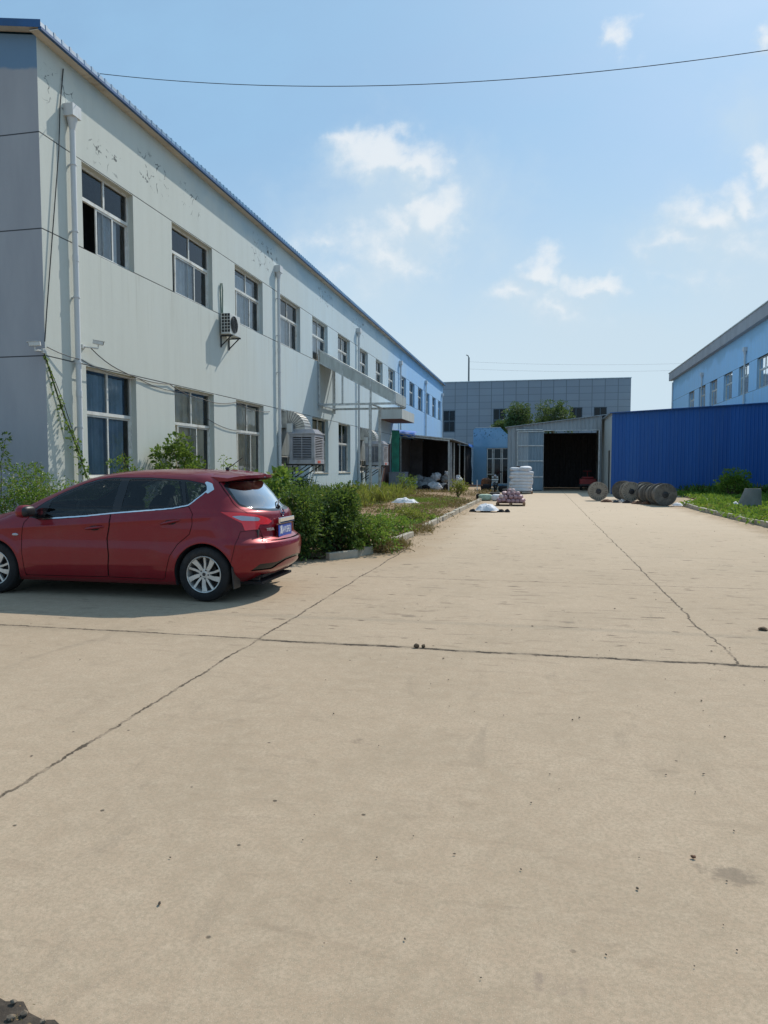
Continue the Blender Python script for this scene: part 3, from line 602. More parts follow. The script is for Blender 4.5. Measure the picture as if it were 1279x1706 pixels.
def shedblue():
    t=NT('shed_sheet_blue'); p=t.pos(); s=t.sep(p); wn=t.node('ShaderNodeTexWhiteNoise',noise_dimensions='1D'); q=t.math('DIVIDE',s[0],.8); t.lk(t.math('FLOOR',q),wn.inputs['W'])
    col=t.mix(wn.outputs['Value'],(.006,.080,.32),(.010,.105,.385)); fr=t.math('FRACT',q); col=t.mix(t.math('MULTIPLY',t.mapr(fr,.03,.0),.6),col,(.004,.03,.14))
    n=t.noise(t.mul(p,(1.2,1,.12)),2.5,6,.65); col=t.mix(t.mapr(n,.45,.75,0,.35),col,(.05,.13,.32)); col=t.mix(t.mapr(t.math('ADD',s[2],t.math('MULTIPLY',n,1.2)),1.3,.5,0,.5),col,(.06,.09,.16))
    t.base(col); t.set(Roughness=.45); return t.mat
M['shedblue']=shedblue()
M['shedpale']=mat('shed_sheet_pale',(.50,.52,.50),.6,var=.08,scale=1,streak=True,dirt=(.38,.38,.34),dscale=1)
M['leafA']=mat('door_sheet_pale',(.36,.42,.47),.5,var=.1,scale=2,streak=True); M['leafB']=mat('door_sheet_blue',(.20,.28,.35),.5,var=.1,scale=2,streak=True)
g=thing('metal_shed','grey ribbed metal shed with a wide dark open doorway at the end of the yard','metal shed',(1,48.5,0))
gt=lambda a:4.21+(a+2.06)/5.89*.68
b=MB(); ribwall(b,'y',48.5,-2.06,3.95,0,gt,holes=[(.26,3.75,0,3.95)]); ribwall(b,'x',-2.06,48.5,60,0,lambda a:4.21); b.build('wall',M['shedgrey'],g)
b=MB(); ribwall(b,'y',57.0,-2.0,4.6,0,lambda a:4.2,pitch=.4,h=.05); b.quad((4.6,48.9,0),(4.6,59.9,0),(4.6,59.9,4.9),(4.6,48.9,4.9)); b.quad((-1.98,48.7,0),(-1.98,59.9,0),(-1.98,59.9,4.2),(-1.98,48.7,4.2)); b.build('inner_wall',mat('shed_inside_shade',(.085,.08,.08),.9),g)  # the unlit interior's shade is put into the dark wall colour
b=MB(); b.quad((-2.25,48.3,4.23),(4.7,48.3,5.03),(4.7,60,5.03),(-2.25,60,4.23)); b.quad((-2.25,48.3,4.19),(4.7,48.3,4.99),(4.7,48.3,5.03),(-2.25,48.3,4.23)); b.quad((-2.25,48.32,4.19),(4.7,48.32,4.99),(4.7,60,4.99),(-2.25,60,4.19)); b.build('roof',M['shedgrey'],g)
b=MB(); b.box(.20,.27,48.40,48.47,0,3.99); b.box(3.74,3.83,48.38,48.47,0,3.99); b.box(.27,3.74,48.40,48.47,3.95,4.0); b.box(-1.5,.2,48.28,48.36,4.0,4.07); b.build('door_frame',M['galv'],g)
b=MB(); ribwall(b,'y',48.33,-1.40,-.72,.04,lambda a:3.92,pitch=.2,h=.02); d=b.build('sliding_door',M['leafA'],g)
b=MB(); ribwall(b,'y',48.33,-.72,.25,.04,lambda a:3.92,pitch=.2,h=.02); b.build('door_panel',M['leafB'],d)
b=MB(); 
for z in (.9,1.95,2.95,3.88): b.box(-1.42,.26,48.27,48.30,z,z+.06)
b.box(-1.44,-1.39,48.27,48.35,.03,3.94); b.build('door_rail',M['galv'],d)

s=thing('metal_shed','blue sheet metal shed with a pale side wall beside the cable drums','metal shed',(8,43.4,0))
bt=lambda a:4.69+(a-4.08)/8.24*.42
b=MB(); ribwall(b,'y',43.4,4.08,12.6,0,bt,pitch=.20,h=.014); b.build('wall',M['shedblue'],s)
b=MB(); facade(b,'x',4.10,43.43,55,0,4.68,[(44.45,45.75,0.,2.57)],.1); b.build('side_wall',M['shedpale'],s)
b=MB(); b.box(4.14,4.17,44.47,45.73,.02,2.56); b.build('door',M['black'],s)
b=MB(); b.quad((3.93,43.22,4.70),(12.6,43.22,5.145),(12.6,55,5.145),(3.93,55,4.70)); b.quad((3.93,43.22,4.66),(12.6,43.22,5.10),(12.6,43.22,5.145),(3.93,43.22,4.70),m=1); b.quad((3.93,43.24,4.655),(12.6,43.24,5.095),(12.6,55,5.095),(3.93,55,4.655)); b.quad((3.93,43.22,4.66),(3.93,43.22,4.70),(3.93,55,4.70),(3.93,55,4.66)); b.build('roof',[M['shedgrey'],M['shedblue']],s)

# small blue plaster building
t=NT('flaking_blue_plaster'); p=t.pos(); s3=t.sep(p)
col=t.mix(t.mapr(t.noise(p,.8,5),.3,.7),(.20,.40,.60),(.30,.52,.72)); col=t.mix(t.math('MULTIPLY',t.mapr(t.noise(p,4.5,5,.7),.56,.62),t.mapr(s3[2],3.6,4.3)),col,(.06,.09,.14)); col=t.mix(t.mapr(s3[2],3.45,3.25,0,.55),col,(.16,.33,.50))
t.base(col); t.set(Roughness=.85); M['blueplaster']=t.mat
k=thing('gatehouse','small flaking sky blue building with clipped corner and glazed door left of the grey shed','small building',(-4,62,0))
b=MB(); facade(b,'y',62,-5.57,-1.5,0,3.25,[(-4.42,-2.6,.12,3.22)],.15)
b.quad((-5.57,62,3.25),(-1.5,62,3.25),(-1.5,62,4.4),(-2.71,62,4.41),(-3.25,62,4.95),(-5.40,62,4.95),(-5.57,62,4.78)); b.quad((-5.57,62,0),(-5.57,62,4.78),(-5.57,69,4.78),(-5.57,69,0)); b.quad((-5.57,62.2,4.3),(-1.5,62.2,4.3),(-1.5,69,4.3),(-5.57,69,4.3)); b.build('wall',M['blueplaster'],k)
b=MB()
for x in (-4.40,-3.97,-3.84,-3.24,-3.12,-2.62): b.box(x,x+.07,62.08,62.13,.12,3.2)
for z,x0,x1 in ((.12,-4.33,-2.62),(2.28,-4.33,-2.62),(3.14,-4.33,-2.62),(.95,-4.33,-3.97)): b.box(x0,x1,62.085,62.125,z,z+.07)
d=b.build('door_frame',M['upvc'],k)
b=MB(); b.quad((-4.35,62.105,.15),(-2.6,62.105,.15),(-2.6,62.105,3.18),(-4.35,62.105,3.18)); b.build('pane',M['darkglass'],d)
b=MB(); b.quad((-5.5,63.5,0),(-1.5,63.5,0),(-1.5,63.5,4.2),(-5.5,63.5,4.2)); b.build('inner_wall',M['inside'],k)
b=MB(); b.box(-5.40,-3.25,61.95,62.2,4.955,5.0); b.build('coping',M['white'],k)

# lean-to shelter against the left factory
c_=thing('lean_to_shelter','low dark open lean-to shelter with steel posts against the left factory','shelter',(-7.7,54,0))
zr=lambda x:3.86-(x+9.58)*.108
b=MB()
for y in (47.05,54,61.2): b.bar((-9.5,y,zr(-9.5)-.13),(-5.78,y,zr(-5.78)-.13),.06,.10)
for x in (-9.3,-7.6,-5.82): b.bar((x,47.1,zr(x)-.045),(x,61.2,zr(x)-.045),.05,.07)
b.build('roof_beam',M['galv'],c_)
b=MB(); b.quad((-9.58,46.85,zr(-9.58)),(-5.55,46.85,zr(-5.55)),(-5.55,61.4,zr(-5.55)),(-9.58,61.4,zr(-9.58))); b.quad((-9.58,46.86,zr(-9.58)-.03),(-5.56,46.86,zr(-5.56)-.03),(-5.56,61.4,zr(-5.56)-.03),(-9.58,61.4,zr(-9.58)-.03)); b.quad((-9.58,46.845,zr(-9.58)-.06),(-5.55,46.845,zr(-5.55)-.06),(-5.55,46.845,zr(-5.55)+.012),(-9.58,46.845,zr(-9.58)+.012),m=1); b.quad((-5.545,46.85,zr(-5.55)-.06),(-5.545,61.4,zr(-5.55)-.06),(-5.545,61.4,zr(-5.55)+.012),(-5.545,46.85,zr(-5.55)+.012),m=1); b.build('roof',[mat('shelter_roof_dark',(.10,.105,.11),.7,var=.2,scale=1),M['galv']],c_)
for x,y in ((-9.5,47.05),(-9.05,47.05),(-5.82,47.05),(-5.82,50.),(-5.82,53.5),(-5.82,57.2),(-5.82,61.1)):
    b=MB(); b.box(x-.035,x+.035,y-.035,y+.035,0,zr(x)-.18); b.build('post',M['galv'],c_)
def drape(b,pts,z0,z1,amp=.06,fr=9,m=0,seed=0):
    """hanging cloth through a polyline in plan"""
    P=[]; 
    for a,d in zip(pts[:-1],pts[1:]):
        a,d=Vector(a),Vector(d); n=max(2,int((d-a).length/.12))
        for i in range(n): P.append((a+(d-a)*(i/n),(d-a).normalized()))
    P.append((Vector(pts[-1]),(Vector(pts[-1])-Vector(pts[-2])).normalized()))
    nz=8; V=[]
    for j in range(nz+1):
        for i,(p,d) in enumerate(P):
            f=j/nz; o=amp*(.5+f)*math.sin(i*.12*fr+seed+1.3*math.sin(i*.31))+.05*noise.noise(Vector((i*.2,j*.5,seed)))
            z=(z1(p.x) if callable(z1) else z1)*(1-f)+z0*f
            V.append((p.x-d.y*o,p.y+d.x*o,z))
    n=len(P); b.add(V,[(j*n+i,j*n+i+1,(j+1)*n+i+1,(j+1)*n+i) for j in range(nz) for i in range(n-1)],m)
b=MB(); drape(b,[(-8.5,53.2),(-5.95,53.4)],.02,lambda x:zr(x)-.1); drape(b,[(-9.5,61),(-5.9,61)],.02,lambda x:zr(x)-.1,seed=2); drape(b,[(-5.9,57.3),(-5.7,61.0)],.05,lambda x:zr(x)-.2,seed=4,amp=.1); drape(b,[(-9.45,53.2),(-9.40,60.9)],.02,lambda x:zr(x)-.1,seed=5); b.build('dark_backing',M['blackcloth'],c_,smooth=60)  # black drape across the middle is added so the inside reads dark
b=MB(); b.box(-9.45,-8.55,53.0,53.05,0,3.6); b.box(-9.52,-9.46,47.2,53,0,3.6); b.build('back_panel',M['greyply'],c_)
b=MB(); drape(b,[(-5.9,47.15),(-5.66,47.35)],.25,3.2,amp=.05,fr=30,seed=3); b.build('torn_tarp',M['greysack'],c_,smooth=60)
b=MB(); V=[];n=16
for j in range(5):
    for i in range(n):
        x=-9.55+1.5*i/(n-1); y=46.74+1.1*j/4; V.append((x,y-(.0 if j else -.06),zr(x)+.075+.05*noise.noise(Vector((x*4,y*4,1)))+(.05*j if j else -.20-.06*math.sin(i*1.3))))
b.add(V,[(j*n+i,j*n+i+1,(j+1)*n+i+1,(j+1)*n+i) for j in range(4) for i in range(n-1)])
tag(b.build('blue_tarpaulin',M['bluetarp'],smooth=60),'bright blue tarpaulin lying over the near roof corner of the dark shelter','tarpaulin')
b=MB(); V=[]
for j in range(6):
    for i in range(n):
        x=-6.3+.8*i/(n-1); y=57.5+3.9*j/5; V.append((x,y,zr(x)+.05+.05*noise.noise(Vector((x*3,y*3,5)))+(-.22 if i==n-1 else 0)))
b.add(V,[(j*n+i,j*n+i+1,(j+1)*n+i+1,(j+1)*n+i) for j in range(5) for i in range(n-1)])
tag(b.build('blue_tarpaulin',M['bluetarp'],smooth=60),'blue tarpaulin hanging over the far roof end of the dark shelter','tarpaulin')
b=MB(); drape(b,[(-9.52,46.3),(-9.05,46.6)],.12,4.0,amp=.035,fr=14,seed=6); tag(b.build('green_tarpaulin',M['green'],smooth=60),'tall green tarpaulin strip hanging by the shelter behind the second cooler','tarpaulin')
b=MB(); b.box(-9.42,-8.35,44.9,45.9,0,.06)
for q in ((-9.42,-8.35,44.9,44.94),(-9.42,-8.35,45.86,45.9),(-9.42,-9.38,44.94,45.86),(-8.39,-8.35,44.94,45.86)): b.box(*q,.06,1.2)
b.box(-9.44,-8.33,44.88,44.935,1.2,1.26); b.box(-9.44,-8.33,45.865,45.92,1.2,1.26)
tag(b.build('storage_tank',mat('tank_grey',(.25,.29,.34),.6,var=.15,scale=3,dirt=(.15,.16,.17)),bevel=.015),'open grey rectangular tank standing at the left end of the shelter','tank')

# ------------------------------------------------------------------ sloping steel frame with sheet sides
aw=thing('awning_frame','galvanised steel awning frame sloping out from the left factory wall on two posts','awning',(-7.8,31.7,0))
ya,yb=30.5,33.0
S=lambda x,z0,z1:z0+(x+9.57)/3.42*(z1-z0)
for y in (ya,yb):
    f=MB()
    f.bar((-9.55,y,6.68),(-6.15,y,4.74),.065,.07); f.bar((-9.55,y,6.16),(-6.15,y,4.32),.065,.07)
    f.bar((-9.55,y,4.08),(-9.55,y,6.72),.06,.06); 
    if y==ya: f.bar((-8.48,y,4.32),(-8.48,y,S(-8.48,6.68,4.74)),.07,.07); f.bar((-7.21,y,4.32),(-7.21,y,S(-7.21,6.68,4.74)),.07,.07)
    f.bar((-6.15,y,4.30),(-6.15,y,4.78),.05,.06); f.bar((-9.6,y,4.30),(-6.12,y,4.30),.07,.09)
    f.build('side_frame',M['galv'],aw)
f=MB()
for x,z in ((-6.15,4.74),(-6.15,4.30),(-7.22,4.30),(-9.53,6.68),(-9.53,4.30),(-8.48,6.03)): f.bar((x,ya+.03,z),(x,yb-.03,z),.05,.055)
f.build('cross_beam',M['galv'],aw)
for y in (ya,yb-.6):
    f=MB(); f.box(-7.28,-7.17,y-.055,y+.055,0,4.26); f.build('post',M['galv'],aw)
f=MB(); f.bar((-7.225,ya+.056,1.5),(-7.225,yb-.656,1.5),.06,.08); f.build('post_rung',M['galv'],aw)
for i,(x0,x1) in enumerate(((-9.50,-8.51),(-8.45,-7.24),(-7.18,-6.19))):
    f=MB(); y=ya-.012
    q=[(x0,S(x0,6.16,4.32)+.04),(x1,S(x1,6.16,4.32)+.04),(x1,S(x1,6.68,4.74)-.035),(x0,S(x0,6.68,4.74)-.035)]
    f.add([(x,y,z) for x,z in q]+[(x,y+.018,z) for x,z in q],[(0,1,2,3),(7,6,5,4),(0,4,5,1),(1,5,6,2),(2,6,7,3),(3,7,4,0)]); f.build('side_sheet',M['sheet'],aw)
f=MB(); f.box(-6.115,-6.10,ya+.02,yb-.02,4.33,4.74); f.build('end_sheet',M['sheet'],aw)
f=MB(); f.add([(-9.55,ya+.02,6.73),(-6.12,ya+.02,4.79),(-6.12,yb-.02,4.79),(-9.55,yb-.02,6.73),(-9.55,ya+.02,6.715),(-6.12,ya+.02,4.775),(-6.12,yb-.02,4.775),(-9.55,yb-.02,6.715)],[(0,1,2,3),(7,6,5,4),(0,4,5,1),(2,6,7,3),(1,5,6,2)]); f.build('roof_sheet',M['sheet'],aw)

# ------------------------------------------------------------------ evaporative coolers
def make_cooler(y0,label):
    r=thing('evaporative_cooler',label,'air cooler',(FX,y0,1.66),0,'evaporative coolers on the left factory wall')
    x0,x1,y1=-9.33,-8.30,y0+1.22; z0,z1=1.66,2.84
    b=MB(); b.box(x0,x1,y0,y1,z0,z0+.17); b.box(x0+.01,x1-.01,y0+.01,y1-.01,z1-.16,z1-.05); b.box(x0-.02,x1+.02,y0-.02,y1+.02,z1-.05,z1)
    for x in (x0+.015,x1-.145):
        for y in (y0+.015,y1-.145): b.box(x,x+.13,y,y+.13,z0+.17,z1-.16)
    # stepped shoulder up to the duct
    xc=(x0+x1)/2-.02; yc=(y0+y1)/2
    for i,(h,e) in enumerate(((.05,.50),(.05,.45),(.05,.40))): b.box(xc-e,xc+e,yc-e,yc+e,z1+i*.05+.0005,z1+(i+1)*.05)
    cab=b.build('cabinet',M['coolerpl'],r,bevel=.012)
    for face in ('near','front','far'):
        b=MB(); n=13
        for i in range(n):
            z=z0+.20+i*(z1-.16-z0-.20)/n
            if face=='front': b.add([(x1-.005,y0+.15,z),(x1-.005,y1-.15,z),(x1-.05,y1-.15,z+.022),(x1-.05,y0+.15,z+.022),(x1-.005,y0+.15,z-.012),(x1-.005,y1-.15,z-.012),(x1-.05,y1-.15,z+.010),(x1-.05,y0+.15,z+.010)],[(0,1,2,3),(7,6,5,4),(0,4,5,1),(2,6,7,3)])
            else:
                y,sg=(y0+.005,1) if face=='near' else (y1-.005,-1)
                b.add([(x0+.15,y,z),(x1-.15,y,z),(x1-.15,y+sg*.045,z+.022),(x0+.15,y+sg*.045,z+.022),(x0+.15,y,z-.012),(x1-.15,y,z-.012),(x1-.15,y+sg*.045,z+.010),(x0+.15,y+sg*.045,z+.010)],[(0,1,2,3),(7,6,5,4),(0,4,5,1),(2,6,7,3)])
        if face!='front':
            y=y0+.002 if face=='near' else y1-.012
            b.box((x0+x1)/2-.012,(x0+x1)/2+.012,y,y+.01,z0+.18,z1-.17)
        b.build('louvre_panel',M['coolerpl'],r)
    b=MB(); b.box(x0+.08,x1-.08,y0+.08,y1-.08,z0+.171,z1-.161); b.build('cooling_pad',M['coolerdark'],r)
    # elbow duct turning into the window
    b=MB(); px,pz=-9.46,2.99; ya_,yb_=yc-.39,yc+.39; N=9; ro_,ri_=.70,.06
    secs=[]
    for i in range(N+1):
        a=PI/2*i/N
        for dr in ((0,.018) if 0<i<N else (0,)): secs.append((a-(.012 if dr==0 and 0<i<N else 0),dr)); 
        if 0<i<N: secs.append((a+.012,0))
    V=[];F=[]
    for a,dr in secs:
        for rr,y in ((ri_,ya_-dr),(ro_+dr,ya_-dr),(ro_+dr,yb_+dr),(ri_,yb_+dr)): V.append((px+rr*math.cos(a),y,pz+rr*math.sin(a)))
    for i in range(len(secs)-1):
        for k in range(4): F.append((i*4+k,i*4+(k+1)%4,(i+1)*4+(k+1)%4,(i+1)*4+k))
    b.add(V,F); b.box(FX-.16,px,ya_,yb_,pz+ri_,pz+ro_); du=b.build('duct_elbow',M['duct'],r)
    b=MB()
    for i in range(1,N):
        a=PI/2*i/N; q=[(px+rr*math.cos(a),yy,pz+rr*math.sin(a)) for rr,yy in ((ri_,ya_-.014),(ro_+.012,ya_-.014),(ro_+.012,yb_+.014),(ri_,yb_+.014))]; b.tube(q,.007,5)
    b.tube([(px,ya_-.006,pz+ri_),(px,ya_-.006,pz+ro_),(px,yb_+.006,pz+ro_)],.008,5); b.build('duct_seam',M['coolerdark'],du)
    b=MB()
    for y in (y0+.12,y1-.12):
        b.bar((FX+.01,y,z0-.03),(x1-.05,y,z0-.03),.045,.05); b.bar((x1-.12,y,z0-.05),(FX+.02,y,z0-.80),.04,.04); b.bar((FX+.025,y,.75),(FX+.025,y,z0-.06),.045,.045); b.bar((x0+.35,y,z0-.05),(FX+.02,y,z0-.45),.03,.03)
    b.bar((x1-.06,y0-.02,z0-.028),(x1-.06,y1+.02,z0-.028),.05,.05); b.bar((x0+.03,y0-.02,z0-.028),(x0+.03,y1+.02,z0-.028),.05,.05); b.build('wall_bracket',M['blacksteel'],r)
    b=MB(); b.box(-9.43,-9.2,y0+.02,y0+.16,2.86,3.2); b.build('control_box',M['white'],r,bevel=.01)
    b=MB(); b.box(x1+.0005,x1+.004,y0+.35,y0+.72,z0+.03,z0+.13); b.build('warning_label',M['red'],r)
    b=MB(); b.tube([(x1-.1,y0+.2,z0),(x1-.1,y0+.2,z0-.3),(x1-.25,y0+.25,z0-1.0),(x1-.25,y0+.25,.1)],.02,8); b.build('drain_pipe',M['pipe'],r,smooth=50)
    return r
make_cooler(25.93,'grey evaporative cooler with elbow duct by the second downpipe, red label at its foot')
make_cooler(38.25,'grey evaporative cooler seen behind the awning posts beside the green tarpaulin')

# ------------------------------------------------------------------ air conditioner, cameras, cables
ac=thing('air_conditioner','white outdoor air conditioner unit hung under the third upper window','air conditioner',(-9.4,20.9,5.55))
x0,x1,y0,y1,z0,z1=-9.53,-9.23,20.5,21.28,5.58,6.21
b=MB(); b.box(x0,x1,y0,y1,z0,z1); b.build('casing',M['white'],ac,bevel=.015)
b=MB(); MX=Matrix.Translation((x1+.004,20.80,5.9))@Matrix.Rotation(PI/2,4,'Y'); b.disc(.25,0,32,MX)
for rr in (.07,.13,.19,.25): b.lathe([(rr-.006,.004),(rr-.006,.014),(rr+.006,.014),(rr+.006,.004)],32,MX,m=1,close=True)
for k in range(8):
    a=k*PI/4; b.bar((x1+.012,20.83+.05*math.cos(a),5.9+.05*math.sin(a)),(x1+.012,20.83+.25*math.cos(a),5.9+.25*math.sin(a)),.008,.008,m=1)
b.build('fan_grille',[M['black'],M['blacksteel']],ac)
b=MB()
for i in range(3):
    for j in range(6): b.box(x0+.035+i*.095,x0+.11+i*.095,y0-.003,y0+.002,z0+.06+j*.095,z0+.135+j*.095)
b.build('side_grille',M['black'],ac)
b=MB()
for y in (20.62,21.2): b.bar((FX+.01,y,z0-.03),(x1+.04,y,z0-.03),.035,.04); b.bar((FX+.02,y,z0-.05),(FX+.02,y,z0-.38),.035,.035); b.bar((x1-.03,y,z0-.05),(FX+.02,y,z0-.34),.028,.028)
b.build('wall_bracket',M['blacksteel'],ac)
b=MB(); b.tube([(-9.55,20.66,5.9),(-9.565,20.62,6.4),(-9.565,20.58,6.9),(-9.565,20.62,7.12),(-9.565,20.70,7.15),(-9.565,20.74,6.95),(-9.565,20.72,6.3),(-9.55,20.74,6.0)],.02,8); b.build('refrigerant_pipe',mat('pipe_lagging',(.16,.22,.19),.8),ac,smooth=60)
def cctv(label,p,d,mount):
    r=thing('security_camera',label,'security camera',p); p=Vector(p); d=Vector(d).normalized()
    b=MB(); u=Vector((0,0,1)); q=d.to_track_quat('X','Z').to_matrix()
    b.cbox(p,(.21,.08,.075),q); b.cbox(p+Vector((0,0,.045))+d*.02,(.25,.095,.010),q); b.build('housing',M['white'],r,bevel=.012)
    b=MB(); b.tube([p+d*.106,p+d*.112],.03,14); b.build('lens',M['black'],r)
    b=MB(); b.tube([p-Vector((0,0,.05)),p-Vector((0,0,.12)),Vector(mount)],.018,8); b.cbox(mount,(.05,.09,.09)); b.build('bracket',M['white'],r,smooth=40)
cctv('white bullet security camera beside the near downpipe above the first lower window',(-9.34,13.95,4.20),(.7,.35,-.12),(-9.59,13.78,4.10))
cctv('white bullet security camera at the gable corner of the left factory',(-9.66,12.36,3.92),(-.9,-.45,-.08),(-9.62,12.57,3.82))
def cable(name,label,pts,r=.012,cat='cable',group=None):
    P=[]
    for a,d in zip(pts[:-1],pts[1:]):
        a,d=Vector(a),Vector(d); L=(d-a).length; n=max(3,int(L/.25))
        for i in range(n):
            f=i/n; P.append(a+(d-a)*f-Vector((0,0,4*f*(1-f)*L*.035)))
    P.append(Vector(pts[-1])); b=MB(); b.tube(P,r,6); return tag(b.build(name,M['cable'],smooth=60),label,cat,group)
P=[]
for i in range(61):
    f=i/60; x=-9.39+(12.33+9.39)*f; y=14.3+.9*f; z=10.0+.15*f-.98*4*f*(1-f)*(1-.25*(f-.5)); P.append((x,y,z))
b=MB(); b.tube(P,.0068,6); tag(b.build('overhead_wire',M['cable'],smooth=60),'black wire sagging across the sky above the whole yard','wire')
b=MB(); b.tube([(-9.58,13.35,9.62),(-9.57,13.2,8.8),(-9.55,13.1,7.9),(-9.56,12.85,6.2),(-9.57,12.62,4.6),(-9.58,12.55,4.0)],.011,6); tag(b.build('wall_cable',M['cable'],smooth=60),'thin black cable dropping from the eaves to the gable corner camera','cable')
vinepts=[(-9.58,12.52,3.75),(-9.53,12.75,3.1),(-9.5,12.95,2.6),(-9.45,13.15,2.15),(-9.4,13.3,1.75),(-9.35,13.45,1.3)]
b=MB(); b.tube(vinepts,.010,6); b.tube([(-9.585,12.53,3.75),(-9.55,13.0,2.9),(-9.52,13.35,2.1),(-9.5,13.45,1.9)],.008,6); tag(b.build('wall_cable',M['cable'],smooth=60),'slack cable running down the corner wall with a creeper on it','cable')
cable('wall_cable','cable looping from the downpipe camera over the lower windows',[(-9.5,13.9,4.1),(-9.56,15.0,3.79),(-9.57,17.4,3.72),(-9.57,19.3,3.5),(-9.57,21.6,3.62),(-9.57,24.6,3.55)],.011)
cable('wall_cable','cable sagging low between the first lower windows',[(-9.57,12.6,3.9),(-9.45,13.5,3.78),(-9.57,16.0,3.66),(-9.57,18.2,3.60)],.009)
cable('wall_cable','slack cable between the second and third lower windows',[(-9.57,19.6,2.95),(-9.57,22.0,2.72)],.009)
def ip(z,tab):
    a=np.array(tab,float); 
    # smooth monotone cubic-ish (pchip)
    x,y=a[:,0],a[:,1]; h=np.diff(x); d=np.diff(y)/h
    m=np.zeros_like(y); m[1:-1]=np.where(d[1:]*d[:-1]>0,2*d[1:]*d[:-1]/(d[1:]+d[:-1]+1e-12),0); m[0]=d[0]; m[-1]=d[-1]
    z=np.clip(z,x[0],x[-1]); i=np.clip(np.searchsorted(x,z)-1,0,len(h)-1); t=(z-x[i])/h[i]
    return (2*t**3-3*t**2+1)*y[i]+(t**3-2*t**2+t)*h[i]*m[i]+(-2*t**3+3*t**2)*y[i+1]+(t**3-t**2)*h[i]*m[i+1]
XRT=[(.17,-.40),(.22,-.5),(.28,-.62),(.36,-.72),(.45,-.75),(.58,-.765),(.645,-.75),(.685,-.69),(.72,-.655),(.85,-.645),(.95,-.63),(1.0,-.60),(1.05,-.52),(1.2,-.40),(1.33,-.28),(1.38,-.22),(1.42,-.15),(1.45,-.06),(1.475,.1),(1.487,.35),(1.495,.6)]
XFT=[(.17,3.30),(.3,3.5),(.45,3.58),(.6,3.57),(.7,3.52),(.8,3.4),(.88,3.2),(.95,2.9),(1.0,2.65),(1.04,2.55),(1.08,2.48),(1.18,2.26),(1.33,1.9),(1.42,1.58),(1.46,1.3),(1.48,1.05),(1.487,.9),(1.495,.75)]
WT=[(.17,.80),(.22,.85),(.35,.875),(.6,.884),(.8,.88),(.93,.865),(1.0,.84),(1.1,.80),(1.2,.755),(1.3,.705),(1.38,.655),(1.42,.605),(1.45,.53),(1.475,.41),(1.487,.25),(1.495,.05)]
CRT=[(.17,.55),(.6,.62),(.7,.55),(.95,.62),(1.05,.55),(1.3,.45),(1.42,.4),(1.5,.3)]
CFT=[(.17,.6),(.6,.85),(.9,.8),(1.0,.5),(1.3,.5),(1.42,.45),(1.5,.15)]
def sstep(a,b,x):
    t=np.clip((x-a)/(b-a),0,1); return t*t*(3-2*t)
def detail(x,z):
    zl=.80+.068*(2.3-x); s=z-zl
    f=sstep(2.75,2.2,x)*sstep(-.45,-.1,x)
    d=-.016*(1-np.exp(-np.abs(s)/.035))*f*sstep(.45,.7,z)*sstep(1.05,.98,z)
    s2=z-(.37+.02*(2.3-x)); d+=-.006*(1-np.exp(-np.abs(s2)/.05))*sstep(.45,.7,x)*sstep(2.35,2.1,x)*sstep(.6,.45,z)
    for xc in (0.,2.72):
        r=np.hypot(x-xc,z-.31); d+=.007*np.exp(-((r-.365)/.035)**2)*sstep(.15,.3,z)
    return d
def outline(z,n=170):
    """half outline at heights z (array) -> X,Y arrays (len z, n) rear centre -> left side -> front centre"""
    z=np.asarray(z,float)[:,None]
    xr,xf,w,cr,cf=[ip(z,T) for T in (XRT,XFT,WT,CRT,CFT)]
    L=xf-xr; k=np.minimum(1,.48*L/np.maximum(cr,cf)); cr,cf=cr*k,cf*k
    nr=2.3;nf=2.3
    na,nb=int(n*.30),int(n*.20); nm=n-na-nb
    def arc(m,nn,last):
        th=np.linspace(0,math.pi/2,m,endpoint=last)
        return np.cos(th)**(2/nn),np.sin(th)**(2/nn)
    c,s=arc(na,nr,False); XA=xr+cr*(1-c); YA=w*s
    t=np.linspace(0,1,nm,endpoint=False); XM=(xr+cr)+(L-cr-cf)*t; YM=w*np.ones_like(t)
    c,s=arc(nb,nf,True); XB=xf-cf*(1-s[::-1]*0-c[::-1]) ; YB=w*s[::-1]
    X=np.concatenate([XA,XM,XB],1);Y=np.concatenate([YA,YM,YB],1)
    Z=np.broadcast_to(z,X.shape).copy()
    Y=Y+detail(X,Z)*np.clip(Y/np.maximum(w,1e-3),0,1)**4
    Y[:,0]=0;Y[:,-1]=0
    return X,Y,Z
ZL=np.unique(np.round(np.concatenate([np.arange(.17,1.36,.0125),np.arange(1.36,1.46,.006),np.arange(1.46,1.49,.003),np.arange(1.49,1.4955,.0012)]),4))
# ------------------------------------------------------------------ red hatchback
def yside(x,z):
    z=np.asarray(z,float); xr,xf,w,cr,cf=[ip(z,T) for T in (XRT,XFT,WT,CRT,CFT)]
    ur=np.clip((xr+cr-x)/cr,0,1); uf=np.clip((x-(xf-cf))/cf,0,1)
    f=np.maximum(0,1-ur**2.3)**(1/2.3)*np.maximum(0,1-uf**2.3)**(1/2.3)
    return w*f+detail(np.asarray(x,float),z)*f**4
def sdf(poly,P):
    poly=np.array(poly,float); d=np.full(len(P),1e9); s=np.ones(len(P))
    for i in range(len(poly)):
        a,b=poly[i],poly[i-1]; e=b-a; w_=P-a
        t=np.clip((w_@e)/(e@e),0,1); q=w_-np.outer(t,e); d=np.minimum(d,(q**2).sum(1))
        c1=P[:,1]>=a[1];c2=P[:,1]<b[1];c3=e[0]*w_[:,1]>e[1]*w_[:,0]
        s=np.where((c1&c2&c3)|(~c1&~c2&~c3),-s,s)
    return s*np.sqrt(d)
